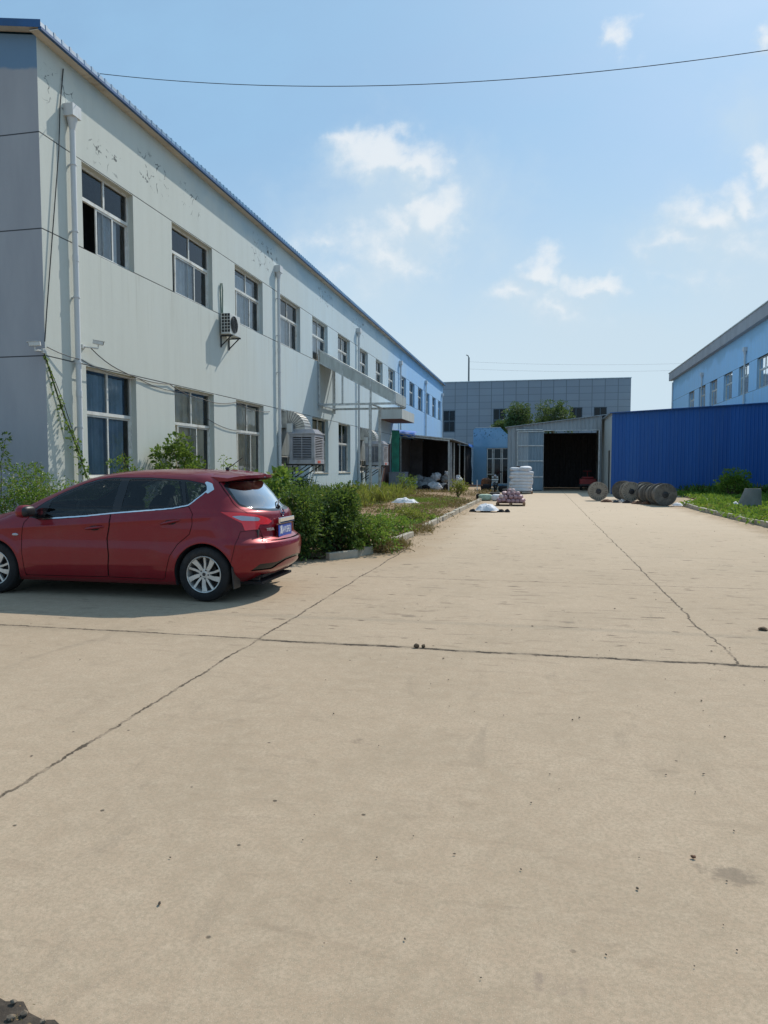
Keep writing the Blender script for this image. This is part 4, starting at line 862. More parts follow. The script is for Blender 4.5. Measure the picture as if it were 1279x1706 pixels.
def pdist(line,P):
    line=np.array(line,float); d=np.full(len(P),1e9)
    for a,b in zip(line[:-1],line[1:]):
        e=b-a; t=np.clip(((P-a)@e)/(e@e),0,1); d=np.minimum(d,(((P-a)-np.outer(t,e))**2).sum(1))
    return np.sqrt(d)
class Skin:
    """half body grid whose faces can be cut along implicit curves"""
    def __init__(s):
        X,Y,Z=outline(ZL,170); nz,n=X.shape
        S=np.concatenate([np.zeros((nz,1)),np.cumsum(np.hypot(np.diff(X,axis=1),np.diff(Y,axis=1)),axis=1)],1)
        P=np.stack([X,Y,Z],-1); du=np.gradient(P,axis=1); dv=np.gradient(P,axis=0)
        N=np.cross(du,dv); L=np.linalg.norm(N,axis=2,keepdims=True); N=np.where(L>1e-12,N/np.maximum(L,1e-12),[0,0,1.])
        if N[nz//3,n//2,1]<0: N=-N
        N[:,0,1]=0;N[:,-1,1]=0
        s.A=[tuple(r) for r in np.concatenate([P,S[...,None],N],-1).reshape(-1,7)]
        s.F=[(i*n+j,i*n+j+1,(i+1)*n+j+1,(i+1)*n+j) for i in range(nz-1) for j in range(n-1)]
        # wind so that the face normal agrees with N
        a,b_,c_=[np.array(s.A[k][:3]) for k in s.F[(nz//3)*(n-1)+n//2][:3]]
        if np.cross(b_-a,c_-a)[1]<0: s.F=[f[::-1] for f in s.F]
    def split(s,faces,fn):
        A=np.array(s.A); v=fn(A); v=np.where(np.abs(v)<1e-6,1e-6,v); ins=[];out=[];cut={}
        def mid(i,j):
            k=(min(i,j),max(i,j))
            if k not in cut:
                t=v[k[0]]/(v[k[0]]-v[k[1]]); s.A.append(tuple(A[k[0]]+(A[k[1]]-A[k[0]])*t)); cut[k]=len(s.A)-1
            return cut[k]
        for f in faces:
            sg=[v[i]<0 for i in f]
            if all(sg): ins.append(f)
            elif not any(sg): out.append(f)
            else:
                p=[];q=[]
                for k,i in enumerate(f):
                    j=f[(k+1)%len(f)]; (p if v[i]<0 else q).append(i)
                    if (v[i]<0)!=(v[j]<0): m_=mid(i,j); p.append(m_); q.append(m_)
                if len(p)>2: ins.append(tuple(p))
                if len(q)>2: out.append(tuple(q))
        return ins,out
    def mesh(s,name,faces,mats,parent,side=0,off=0.,flip=False):
        """side +1 left, -1 right, 0 both joined"""
        vs=[];ns=[];fs=[]; mp={}
        for sg in ((1,-1) if side==0 else (side,)):
            for f in faces:
                q=[]
                for i in f:
                    a=s.A[i]; mid_=abs(a[1])<1e-6 and side==0; k=(i,0 if mid_ else sg)
                    if k not in mp:
                        mp[k]=len(vs); n=np.array(a[4:7]); n=n/max(1e-9,np.linalg.norm(n)); p=np.array(a[:3])+n*off
                        vs.append((p[0],p[1]*sg,p[2])); ns.append((n[0],n[1]*sg,n[2]))
                    q.append(mp[k])
                if len(set(q))<3: continue
                fs.append(tuple(q) if (sg>0)!=flip else tuple(q[::-1]))
        if not fs: return None
        me=bpy.data.meshes.new(name); me.from_pydata(vs,[],fs); me.update(); me.polygons.foreach_set('use_smooth',[True]*len(me.polygons))
        if not flip: me.normals_split_custom_set_from_vertices(ns)
        return link(name,me,parent,mats,world=False)
def paint():
    t=NT('red_car_paint'); p=t.obj(); n=t.noise(p,900,2,.5); d=t.noise(p,3,6,.7)
    c_=t.mix(t.mapr(n,.35,.65),(.185,.002,.010),(.23,.003,.014)); t.base(t.mix(t.mapr(d,.4,.8,0,.10),c_,(.22,.15,.12)))
    t.set(Roughness=.36,Metallic=.35,Coat_Weight=.65,Coat_Roughness=.025,Specular_IOR_Level=.3)
    return t.mat
M['paint']=paint(); M['chrome']=mat('chrome_trim',(.72,.73,.75),.12,metal=1.,var=.05); M['carglass']=glassmat('car_glass',(.42,.47,.48),.9,.01); M['rearglass']=glassmat('rear_glass',(.10,.11,.12),4.,.03)
M['gloss']=mat('gloss_black',(.012,.012,.014),.15,var=.05); M['lampred']=mat('lamp_red',(.72,.010,.010),.10,var=.1,coat=1.); M['lampclear']=mat('lamp_clear',(.42,.40,.43),.08,metal=.5,var=.1,coat=1.); M['alloy']=mat('wheel_alloy',(.58,.58,.56),.35,metal=.55,var=.1,scale=10,dirt=(.30,.27,.23),dscale=8); M['plateblue']=mat('plate_blue',(.02,.08,.42),.4,var=.05); M['platewhite']=mat('plate_white',(.75,.76,.78),.5,var=.05)
M['lining']=mat('car_lining',(.02,.02,.022),.9); M['seat']=mat('seat_cloth',(.035,.033,.033),.85,var=.2,scale=12); M['dash']=mat('dashboard',(.03,.03,.032),.7); M['silver']=mat('letter_silver',(.62,.62,.64),.3,metal=.6)
car=thing('red_hatchback','shiny dark red hatchback car parked across the yard in front of the left factory','car',(-3.66,8.2,0),PI)
sk=Skin(); xz=lambda A:A[:,[0,2]]; sz=lambda A:A[:,[3,2]]; yz=lambda A:A[:,[1,2]]
F=sk.F
for xc in (0.,2.72): _,F=sk.split(F,lambda A:np.where(A[:,1]>.35,np.hypot(A[:,0]-xc,A[:,2]-.31)-.352,1))
_,F=sk.split(F,lambda A:A[:,2]-(.185+.03*np.clip(A[:,0],-1,.5)*-1))
BELT=[(2.22,.895),(2.07,.903),(1.49,.945),(1.13,.983),(.40,1.045),(.20,1.082),(.06,1.195),(-.005,1.258)]
DLO=[(2.30,.925),(2.07,.903),(1.49,.945),(1.13,.983),(.40,1.045),(.20,1.082),(.06,1.195),(-.015,1.258),(.012,1.308),(.08,1.333),(.28,1.366),(.75,1.392),(1.22,1.392),(1.42,1.372),(1.62,1.312),(1.85,1.215),(2.07,1.09),(2.2,1.0)]
KINK=[(-.062,1.258),(.0,1.205),(.012,1.25),(.028,1.30),(.060,1.335),(.04,1.348),(-.022,1.325)]
chrome,F=sk.split(F,lambda A:np.where(A[:,1]>.3,np.minimum(pdist(BELT[1:],xz(A))-.0072,sdf(KINK,xz(A))),1))
dlo,F=sk.split(F,lambda A:np.where(A[:,1]>.3,sdf(DLO,xz(A)),1))
def slant(A,x0,z0,x1,z1): return A[:,0]-(x0+(A[:,2]-z0)*(x1-x0)/(z1-z0))     # >0 in front of the line
gin=lambda A:sdf(DLO,xz(A))+.020
gl_front,dlo=sk.split(dlo,lambda A:np.maximum(np.maximum(gin(A),-slant(A,1.15,.98,1.12,1.38)),slant(A,2.03,.90,1.93,1.2)))
gl_rear,dlo=sk.split(dlo,lambda A:np.maximum(np.maximum(gin(A),slant(A,1.04,.98,1.01,1.38)),-slant(A,.255,1.07,.36,1.37)))
gl_q,dlo=sk.split(dlo,lambda A:np.maximum(gin(A),slant(A,.215,1.07,.31,1.37)))
# windscreen and tailgate
WS=[(-.66,1.06),(.66,1.06),(.60,1.2),(.53,1.36),(.45,1.415),(0,1.425),(-.45,1.415),(-.53,1.36),(-.60,1.2)]
ws,F=sk.split(F,lambda A:np.where(A[:,0]>1.2,sdf(WS,yz(A)),1))
LAMP=[(.98,1.012),(.745,.997),(.58,.972),(.411,.925),(.335,.882),(.41,.850),(.556,.858),(.60,.805),(.775,.800),(.79,.880),(.91,.958)]
REFL=[(.885,.962),(.773,.966),(.56,.940),(.535,.918),(.57,.897),(.79,.912)]
lamp,F=sk.split(F,lambda A:np.where(A[:,0]<.2,sdf(LAMP,sz(A)),1))
refl,lamp=sk.split(lamp,lambda A:sdf(REFL,sz(A)))
lampF=list(lamp)
def sym(p): return p+[(-y,z) for y,z in p[::-1] if y>1e-6]
HATCH=sym([(0,1.36),(.60,1.34),(.635,1.25),(.665,1.10),(.655,1.02),(.60,.90),(.55,.78),(.525,.70),(.46,.672),(0,.665)])
RWIN=sym([(0,1.35),(.48,1.345),(.575,1.28),(.605,1.16),(.60,1.09),(.50,1.045),(.25,1.025),(0,1.02)])
base_all=list(F)+lampF
hf=lambda A:np.where(A[:,0]<.35,sdf(HATCH,yz(A)),1)
hatch,F=sk.split(F,lambda A:hf(A)+.004); _,F=sk.split(F,lambda A:hf(A)-.004)
rwin,hatch=sk.split(hatch,lambda A:sdf(RWIN,yz(A)))
rborder,hatch=sk.split(hatch,lambda A:sdf(RWIN,yz(A))-.03)
# doors
FD=[(1.165,.985),(1.165,.86),(1.20,.69),(1.18,.5),(1.20,.245),(2.29,.235),(2.325,.55),(2.322,.71),(2.29,.86),(2.22,.93),(2.07,.893),(1.49,.935)]
RD=[(1.155,.985),(1.155,.86),(1.19,.69),(1.17,.5),(1.19,.245),(.48,.24),(.462,.31),(.405,.51),(.31,.645),(.165,.76),(.132,.87),(.136,.98),(.19,1.07),(.40,1.035)]
fd_=lambda A:np.where(A[:,1]>.4,sdf(FD,xz(A)),1); rd_=lambda A:np.where(A[:,1]>.4,sdf(RD,xz(A)),1)
fdoor,F=sk.split(F,lambda A:fd_(A)+.003); rdoor,F=sk.split(F,lambda A:rd_(A)+.003)
_,F=sk.split(F,lambda A:fd_(A)-.0045); _,F=sk.split(F,lambda A:rd_(A)-.0045)
# rear bumper with dark lower strip
BUMP=[(-1,.1),(-.28,.1),(-.33,.45),(-.405,.79),(-.52,.80),(-.58,.70),(-.60,.662),(-1,.662)]
bf=lambda A:np.where(A[:,0]<.2,sdf(BUMP,xz(A)),1)
bump,F=sk.split(F,lambda A:bf(A)+.002); _,F=sk.split(F,lambda A:bf(A)-.003)
DIFF=[(.77,.343),(.68,.418),(.41,.415),(.2,.45),(-.1,.46),(-.1,.425),(.2,.415),(.36,.375),(.44,.335)]
diff,bump=sk.split(bump,lambda A:sdf(DIFF,sz(A)))
# bonnet, head lamp, grille
tp=lambda A:A[:,[0,1]]
HL=[(2.95,.74),(3.25,.70),(3.46,.66),(3.44,.76),(3.2,.86),(2.85,.91)]
hl,F=sk.split(F,lambda A:np.where((A[:,1]>.35),sdf(HL,xz(A)),1))
GR=sym([(0,.74),(.34,.735),(.30,.62),(.42,.5),(.40,.32),(0,.32)]); grl,F=sk.split(F,lambda A:np.where(A[:,0]>3.2,sdf(GR,yz(A)),1))
bonf=lambda A:np.where((A[:,0]>2.3)&(A[:,2]>.72),sdf([(2.54,-.8),(2.47,-.66),(2.47,.66),(2.54,.8)][:0] or [(2.45,-.70),(3.30,-.66),(3.50,-.3),(3.52,0),(3.50,.3),(3.30,.66),(2.45,.70)],tp(A)),1)
bon,F=sk.split(F,lambda A:bonf(A)+.003); _,F=sk.split(F,lambda A:bonf(A)-.003)
sk.mesh('body',F,M['paint'],car)
sk.mesh('interior_lining',base_all+chrome,M['lining'],car,off=-.03,flip=True)
hood=sk.mesh('bonnet',bon,M['paint'],car); sk.mesh('windscreen',ws,M['carglass'],car,off=-.004); sk.mesh('grille',grl,M['black'],car,off=-.012)
bp_=sk.mesh('rear_bumper',bump,M['paint'],car); sk.mesh('bumper_strip',diff,M['gloss'],bp_,off=-.012)
tg=sk.mesh('tailgate',hatch,M['paint'],car); sk.mesh('rear_window',rwin,M['rearglass'],tg,off=-.005); sk.mesh('window_border',rborder,M['gloss'],tg,off=-.002)
def carobj(b,name,m,parent,smooth=None,bevel=0): return b.build(name,m,parent,smooth,bevel,world=False)
for sd in (1,-1):
    fd=sk.mesh('front_door',fdoor,M['paint'],car,side=sd); sk.mesh('window',gl_front,M['carglass'],fd,side=sd,off=-.006)
    rd=sk.mesh('rear_door',rdoor,M['paint'],car,side=sd); sk.mesh('window',gl_rear,M['carglass'],rd,side=sd,off=-.006)
    sk.mesh('quarter_window',gl_q,M['carglass'],car,side=sd,off=-.006); sk.mesh('window_surround',dlo,M['gloss'],car,side=sd,off=-.003); sk.mesh('chrome_strip',chrome,M['chrome'],car,side=sd,off=.003)
    tl=sk.mesh('tail_lamp',lamp,M['lampred'],car,side=sd,off=.004); sk.mesh('reflector',refl,M['lampclear'],tl,side=sd,off=.005)
    sk.mesh('headlamp',hl,M['lampclear'],car,side=sd,off=.002)
    for dr,xa,zb,tilt in ((fd,1.36,.812,.03),(rd,.40,.892,.05)):
        yy=float(yside(xa,zb)); b=MB(); b.ball((xa,sd*(yy-.008),zb),(.088,.014,.036),16,8); carobj(b,'handle_recess_shade',M['lining'],dr,60)  # dark ellipse stands for the shade in the recess behind the handle
        b=MB(); pts=[]
        for i in range(9):
            f=i/8-.5; x=xa+f*.24; pts.append((x,sd*(float(yside(x,zb))+.034*(1-(2*f)**4)-.004),zb-f*tilt))
        b.tube(pts,[.009,.013,.015,.016,.016,.016,.015,.013,.009],10); h=carobj(b,'handle',M['paint'],dr,60)
    # mirror
    b=MB(); b.ball((2.17,sd*1.0,1.0),(.075,.115,.075),16,10,e=.75); mr=carobj(b,'wing_mirror',M['paint'],car,60)
    b=MB(); b.ball((2.135,sd*1.0,1.0),(.062,.103,.064),16,10,e=.7); b.bar((2.16,sd*.83,.945),(2.16,sd*.95,.955),.06,.04); carobj(b,'mirror_housing',M['black'],mr,60)
    # side indicator on the wing
    b=MB(); b.ball((2.41,sd*(float(yside(2.41,.715))),.715),(.045,.012,.018),14,8); carobj(b,'side_indicator',M['lampclear'],car,60)
    # sill and black trim below the doors
    b=MB(); 
    for i in range(24):
        x0,x1=.36+i*.085,.36+(i+1)*.085; b.quad((x0,sd*(float(yside(x0,.205))+.004),.215),(x1,sd*(float(yside(x1,.205))+.004),.215),(x1,sd*.74,.165),(x0,sd*.74,.165))
    carobj(b,'sill',M['black'],car)
    for xc in (0.,2.72):
        b=MB(); MX=Matrix.Translation((xc,0,.31))@Matrix.Rotation(-sd*PI/2,4,'X')
        q=[(xc+.353*math.cos(a),.31+.353*math.sin(a)) for a in [-.38+(PI+.76)*i/36 for i in range(37)]]; b.add([(x,sd*y,z) for y in (.60,.865) for x,z in q],[(i,i+1,i+38,i+37) for i in range(36)]); b.add([(x,sd*.60,z) for x,z in q],[tuple(range(37))]); carobj(b,'wheel_arch_liner',M['lining'],car,60)
        b=MB(); pts=[]
        for i in range(33):
            a=-.35+(PI+.70)*i/32; x=xc+.354*math.cos(a); z=.31+.354*math.sin(a)
            if z>.2 and yside(x,z)>.3: pts.append((x,sd*(float(yside(x,z))-.004),z))
        b.tube(pts,.004,6); carobj(b,'arch_lip',M['paint'],car,60)
    b=MB(); b.add([(-.352,sd*.70,.40),(-.352,sd*.872,.40),(-.372,sd*.872,.16),(-.372,sd*.70,.16),(-.338,sd*.70,.40),(-.338,sd*.872,.40),(-.358,sd*.872,.16),(-.358,sd*.70,.16)],[(0,1,2,3),(7,6,5,4),(0,4,5,1),(1,5,6,2),(2,6,7,3),(3,7,4,0)]); carobj(b,'mud_flap',M['black'],car)
    for xc in (0.,2.72):
        MX=Matrix.Translation((xc,sd*.765,.31))@Matrix.Rotation(-sd*PI/2,4,'X')
        wl=bpy.data.objects.new('wheel',None); COL.objects.link(wl); wl.parent=car; wl.empty_display_size=.1
        b=MB(); b.lathe([(.205,-.10),(.225,-.108),(.265,-.112),(.295,-.10),(.308,-.07),(.311,-.03),(.311,.03),(.308,.07),(.297,.092),(.288,.098),(.284,.097),(.262,.108),(.240,.109),(.222,.104),(.208,.095),(.203,.085)],56,MX); carobj(b,'tyre',M['rubber'],wl,35)
        b=MB(); b.lathe([(.206,.092),(.209,.098),(.205,.102),(.198,.100),(.192,.088),(.186,.05),(.182,-.09)],56,MX)
        def spoke(a0,a1,w0,w1,h0,h1):
            p=lambda a,r,w:(r*math.cos(a)-w*math.sin(a),r*math.sin(a)+w*math.cos(a))
            V=[]
            for (a,r,w,h) in ((a0,.045,w0,h0),(a0+(a1-a0)*.45,.115,(w0+w1)/2*.93,h0+.002),(a1,.192,w1,h1)):
                for s_ in (-1,1):
                    x,y=p(a,r,s_*w); V.append((x,y,h))
                for s_ in (-1,1):
                    x,y=p(a,r,s_*w*.8); V.append((x,y,h-.035))
            fs=[]
            for k in (0,4):
                fs+=[(k,k+1,k+5,k+4),(k,k+4,k+6,k+2),(k+1,k+3,k+7,k+5),(k+2,k+6,k+7,k+3)]
            b.add([MX@Vector(v) for v in V],fs)
        for k in range(5):
            a=k*2*PI/5+.2; spoke(a,a+.16*sd,.019,.031,.083,.092); spoke(a+.60*1,a+.60+.10*sd,.013,.013,.080,.090)
        b.lathe([(0.001,.088),(.03,.088),(.034,.084),(.060,.082),(.066,.07),(.066,.03)],30,MX); carobj(b,'rim',M['alloy'],wl,30)
        b=MB()
        for k in range(5):
            a=k*2*PI/5+.5; T=MX@Matrix.Translation((.049*math.cos(a),.049*math.sin(a),0)); b.lathe([(.0105,.075),(.0105,.0835),(.001,.0835)],10,T)
        b.lathe([(.001,.0885),(.021,.0885)],20,MX); carobj(b,'wheel_bolt',M['blacksteel'],wl,30)
        b=MB(); b.lathe([(.001,.02),(.13,.02),(.13,.005)],30,MX); b.disc(.184,-.02,30,MX,m=1); carobj(b,'brake_disc',[M['blacksteel'],M['black']],wl,30)
# roof spoiler, antenna, wiper, plate, badge, lettering, exhaust
V=[];Fs=[];nx,ny=10,21
_zz=np.linspace(1.30,1.4945,400); _yy=yside(np.full(400,.03),_zz)
def roofz(y): return float(np.interp(-abs(y),-_yy[::1],_zz)) if abs(y)<_yy[0] else 1.3
HW=.585
def spt(y,f,under):
    q=abs(y/HW); xe=-.40+.22*q**3; x=.03+(xe-.03)*f; d=.03-x; z0=min(1.486,roofz(y)+.004)
    z=z0-.07*d-.10*d*d
    if under: z-=.012+.05*min(1,f*2.5)*(1-.55*f)
    return (x,y,z)
for un in (0,1):
    if un: top=len(V)
    for j in range(ny):
        y=-HW+2*HW*j/(ny-1)
        for i in range(nx): V.append(spt(y,i/(nx-1),un))
for j in range(ny-1):
    for i in range(nx-1):
        a=j*nx+i; Fs.append((a,a+1,a+nx+1,a+nx)); Fs.append((top+a+nx,top+a+nx+1,top+a+1,top+a))
for j in range(ny-1):
    a=j*nx+nx-1; Fs.append((a,a+top,a+nx+top,a+nx))
for i in range(nx-1):
    Fs.append((i+1,i,i+top,i+1+top)); a=(ny-1)*nx+i; Fs.append((a,a+1,a+1+top,a+top))
b=MB(); b.add(V,Fs); carobj(b,'roof_spoiler',M['paint'],car,40)
b=MB(); b.tube([(.10,0,1.485),(.07,0,1.497)],[.03,.02],12); b.tube([(.08,0,1.495),(-.11,0,1.63)],[.006,.004],8); carobj(b,'antenna',M['black'],car,60)
xr_=lambda z:float(ip(np.array([z]),XRT)[0])
b=MB(); b.tube([(xr_(1.03)-.02,-.02,1.03),(xr_(1.05)-.025,-.05,1.05)],.018,10); b.tube([(xr_(1.045)-.03,-.03,1.045),(xr_(1.10)-.018,-.20,1.10),(xr_(1.13)-.012,-.36,1.12)],[.010,.008,.006],8); carobj(b,'rear_wiper',M['black'],tg,60)
b=MB(); b.box(-.685,-.66,-.245,.255,.845,.915); b.add([(-.687,-.235,.85),(-.687,.245,.85),(-.68,.25,.91),(-.68,-.24,.91)],[(0,1,2,3)]); carobj(b,'chrome_bar',M['chrome'],tg,None,.008)
b=MB(); b.box(-.676,-.668,-.165,.275,.692,.832); pl=carobj(b,'number_plate',M['plateblue'],tg,None,.004)
b=MB(); b.quad((-.662,-.20,.66),(-.662,.31,.66),(-.66,.30,.845),(-.66,-.19,.845)); carobj(b,'plate_recess',M['paint'],tg)
def text(s,size,o,parent,name,m,ext=.002,font=None,bold=0):
    cu=bpy.data.curves.new(name,'FONT'); cu.body=s; cu.size=size; cu.extrude=ext; cu.align_x='CENTER'; cu.align_y='CENTER'; cu.offset=bold; cu.resolution_u=3
    ob=bpy.data.objects.new(name,cu); COL.objects.link(ob); dg=bpy.context.evaluated_depsgraph_get(); me=bpy.data.meshes.new_from_object(ob.evaluated_get(dg)); bpy.data.objects.remove(ob); bpy.data.curves.remove(cu)
    me.transform(o); return link(name,me,parent,m,world=False)
RT=Matrix(((0,0,-1,0),(-1,0,0,0),(0,1,0,0),(0,0,0,1)))      # text x -> -y, y -> z, facing -x
text('冀A·V15F63',.088,Matrix.Translation((-.6775,.055,.762))@RT@Matrix.Diagonal((.80,1.25,1,1)),pl,'plate_lettering',M['platewhite'],.001,bold=.0012)
text('TIIDA',.043,Matrix.Translation((-.629,.43,.795))@RT@Matrix.Rotation(-.30,4,'Y')@Matrix.Diagonal((1.25,1,1,1)),tg,'model_lettering',M['silver'],.004,bold=.0008)
b=MB(); MX=Matrix.Translation((xr_(.965)-.004,.03,.965))@Matrix.Rotation(-PI/2,4,'Y')@Matrix.Rotation(.12,4,'Y')
b.lathe([(.038,0),(.038,.008),(.047,.008),(.047,0)],28,MX,close=True); b.box(-.006,.006,-.058,.058,.004,.012,M=MX); carobj(b,'emblem',M['chrome'],tg,40)
b=MB(); b.tube([(.1,.45,.22),(-.40,.45,.22),(-.50,.45,.21)],.026,14); carobj(b,'exhaust_pipe',M['blacksteel'],car,60)
b=MB(); b.box(-.33,3.30,-.66,.66,.19,.23); b.box(-.56,-.33,-.5,.5,.24,.27); b.box(-.55,.05,-.5,.5,.16,.19); carobj(b,'underbody',M['lining'],car)
# cabin
b=MB(); b.box(-.2,2.5,-.68,.68,.28,.34); b.box(1.98,2.45,-.72,.72,.34,.86); b.ball((2.08,0,.88),(.25,.70,.09),20,8); b.box(-.55,.12,-.6,.6,.34,.80); carobj(b,'dashboard',M['dash'],car)
def seat(x,y,w,name):
    b=MB(); b.ball((x+.18,y,.52),(.27,w,.11),14,8,e=.6); q=Matrix.Rotation(-.32,4,'Y'); b.ball((x-.10,y,.83),(.09,w*.98,.34),14,8,M=q,e=.6)
    for k in ((0,) if w<.4 else (-.42,.42)): b.ball((x-.26,y+k,1.20),(.055,.13,.085),12,8,M=Matrix.Rotation(-.25,4,'Y'),e=.7)
    return carobj(b,name,M['seat'],car,60)
seat(1.35,.36,.25,'front_seat'); seat(1.35,-.36,.25,'front_seat'); seat(.42,0,.60,'rear_seat')
b=MB(); T=Matrix.Translation((1.78,.36,.93))@Matrix.Rotation(-1.15,4,'Y'); b.lathe([(.185+.014*math.cos(a*PI/4),.014*math.sin(a*PI/4)) for a in range(8)],28,T,close=True)
for a in (0,2.4,-2.4): b.tube([T@Vector((.03*math.cos(a),.03*math.sin(a),-.01)),T@Vector((.18*math.cos(a),.18*math.sin(a),0))],.014,8)
b.lathe([(.001,.02),(.06,.012),(.065,-.03)],16,T); b.tube([T@Vector((0,0,-.03)),T@Vector((0,0,-.3))],.03,8); carobj(b,'steering_wheel',M['dash'],car,60)
# ------------------------------------------------------------------ plants
def leaves_obj(name,P,N,L,Wd,mats,parent=None,kind=None,droop=.3,up=None):
    """one mesh of bent leaf quads at points P with growing directions N"""
    n=len(P); P=np.asarray(P,float); N=np.asarray(N,float); N/=np.maximum(1e-6,np.linalg.norm(N,axis=1,keepdims=True))
    r=rng.normal(size=(n,3)); s=np.cross(N,r); s/=np.maximum(1e-6,np.linalg.norm(s,axis=1,keepdims=True)); k=np.cross(s,N)
    L=np.broadcast_to(L,(n,))*rng.uniform(.65,1.25,n); W=np.broadcast_to(Wd,(n,))*rng.uniform(.75,1.2,n); L=L[:,None];W=W[:,None]
    d=np.array([0,0,-1.])*L*droop*rng.uniform(.2,1,(n,1))
    v=np.stack([P,P+N*L*.45+s*W*.5+k*L*.06,P+N*L+d,P+N*L*.45-s*W*.5+k*L*.06],1).reshape(-1,3)
    off=np.zeros(3) if parent is None else np.array(wmat(parent).translation)
    me=bpy.data.meshes.new(name); me.vertices.add(4*n); me.vertices.foreach_set('co',(v-off).astype(np.float32).ravel())
    me.loops.add(4*n); me.loops.foreach_set('vertex_index',np.arange(4*n,dtype=np.int32)); me.polygons.add(n); me.polygons.foreach_set('loop_start',np.arange(0,4*n,4,dtype=np.int32)); me.polygons.foreach_set('loop_total',np.full(n,4,dtype=np.int32))
    a=me.attributes.new('tint','FLOAT_VECTOR','POINT'); c=rng.uniform(0,1,(n,3)); a.data.foreach_set('vector',np.repeat(c,4,axis=0).astype(np.float32).ravel())
    me.update(calc_edges=True); me.validate()
    o=link(name,me,parent,mats,world=False)
    if kind: o['kind']=kind
    return o
def crown_points(c,rad,nclump,per,cr,flat=.75,hollow=.45,seed=0,bottom=-.6):
    """leaf positions in many small clumps scattered over and through an ellipsoid"""
    g=np.random.default_rng(seed); P=[];N=[];C=[]
    c=np.array(c,float); rad=np.array(rad,float)
    for _ in range(nclump):
        while True:
            d=g.normal(size=3); d/=np.linalg.norm(d)
            if d[2]>bottom: break
        r=hollow+(1-hollow)*g.uniform()**.5; r*=1+.22*g.normal()
        q=c+d*rad*np.clip(r,.1,1.25); C.append(q); k=int(per*g.uniform(.5,1.5)); cs=cr*g.uniform(.6,1.35)
        e=g.normal(size=(k,3)); e/=np.linalg.norm(e,axis=1,keepdims=True); rr=g.uniform(.25,1,(k,1))**.5
        P.append(q+e*rr*cs*np.array([1,1,flat])); n=e+d*.5+np.array([0,0,.25]); N.append(n)
    return np.concatenate(P),np.concatenate(N),np.array(C)
def branches(b,base,C,r0=.03,n=14,seed=0):
    g=random.Random(seed); C=list(C); g.shuffle(C); base=Vector(base)
    for q in C[:n]:
        q=Vector(q); m=base.lerp(q,.5)+Vector((g.uniform(-.1,.1),g.uniform(-.1,.1),g.uniform(0,.15)))*(q-base).length; b.tube([base,m,q],[r0,r0*.55,r0*.2],5,caps=False)
LM=dict(dark=leafmat('leaf_dark',(.027,.066,.022),(.064,.122,.036),trans=.28),mid=leafmat('leaf_mid',(0.070,0.147,0.025),(0.147,0.245,0.049),dry=(.24,.17,.08)),bright=leafmat('leaf_bright',(0.119,0.217,0.031),(0.224,0.336,0.063),dry=(.24,.17,.08)),pale=leafmat('leaf_pale',(0.126,0.182,0.049),(0.280,0.322,0.112),dry=(0.588,0.560,0.448)),
 vine=leafmat('leaf_vine',(0.070,0.140,0.028),(0.182,0.266,0.063)),tree=leafmat('leaf_tree',(0.042,0.081,0.031),(0.091,0.140,0.056),trans=.22),yellow=leafmat('weed_yellow',(0.210,0.224,0.049),(0.336,0.308,0.084),dry=(.24,.17,.08)),dry=leafmat('weed_dry',(.17,.105,.05),(.30,.20,.10),trans=.15),grass=leafmat('grass_green',(0.112,0.182,0.035),(0.210,0.280,0.063),dry=(.24,.17,.08)),ground=leafmat('creeper_green',(0.105,0.210,0.025),(0.210,0.322,0.049)),flower=leafmat('flower_white',(.62,.62,.58),(.75,.74,.70),trans=.2))
def shrub(name,label,cat,c,rad,mat_,nclump,per,cr,L,W,seed,group=None,hollow=.4,extra=None,droop=.35,bottom=-.6):
    t=thing(name,label,cat,(c[0],c[1],.05),0,group)
    P,N,C=crown_points(c,rad,nclump,per,cr,seed=seed,hollow=hollow,bottom=bottom)
    ok=P[:,2]>.04; P,N=P[ok],N[ok]
    leaves_obj('foliage',P,N,L,W,LM[mat_],t,droop=droop)
    if extra: 
        m2,fr,l2=extra; k=rng.choice(len(P),int(len(P)*fr),replace=False); leaves_obj('blossom' if m2=='flower' else 'young_leaves',P[k]+N[k]*.03,N[k],l2,l2*.6,LM[m2],t)
    b=MB(); branches(b,(c[0],c[1],.02),C,.02,16,seed); b.build('stem',M['bark'],t,smooth=60)
    return t
# dense bushes at the bed corner right behind the car
shrub('bush','bush with broad light green leaves directly behind the car tailgate','bush',(-4.55,11.5,.78),(.50,.60,.57),'bright',70,42,.17,.10,.055,1,extra=('vine',.35,.12),bottom=-.9)
shrub('bush','tall dark leafy bush just right of the car tailgate','bush',(-3.95,11.22,.54),(.46,.52,.58),'dark',150,75,.17,.055,.034,2,hollow=.35,extra=('mid',.18,.055),bottom=-1)
shrub('bush','dark bush filling the kerb corner, rightmost of the dense row','bush',(-3.45,12.05,.58),(.38,.60,.58),'dark',140,75,.16,.055,.034,3,hollow=.35,extra=('mid',.14,.055),bottom=-1)
shrub('bush','darker bush standing behind the corner bushes near the first cooler','bush',(-4.35,13.4,.52),(.65,.8,.58),'dark',110,60,.20,.06,.036,4,bottom=-1)
shrub('low_bush','low bright green bush spilling over the kerb corner','bush',(-2.98,12.35,.25),(.36,.50,.34),'mid',70,55,.13,.05,.034,5,extra=('bright',.3,.05),bottom=-.4)
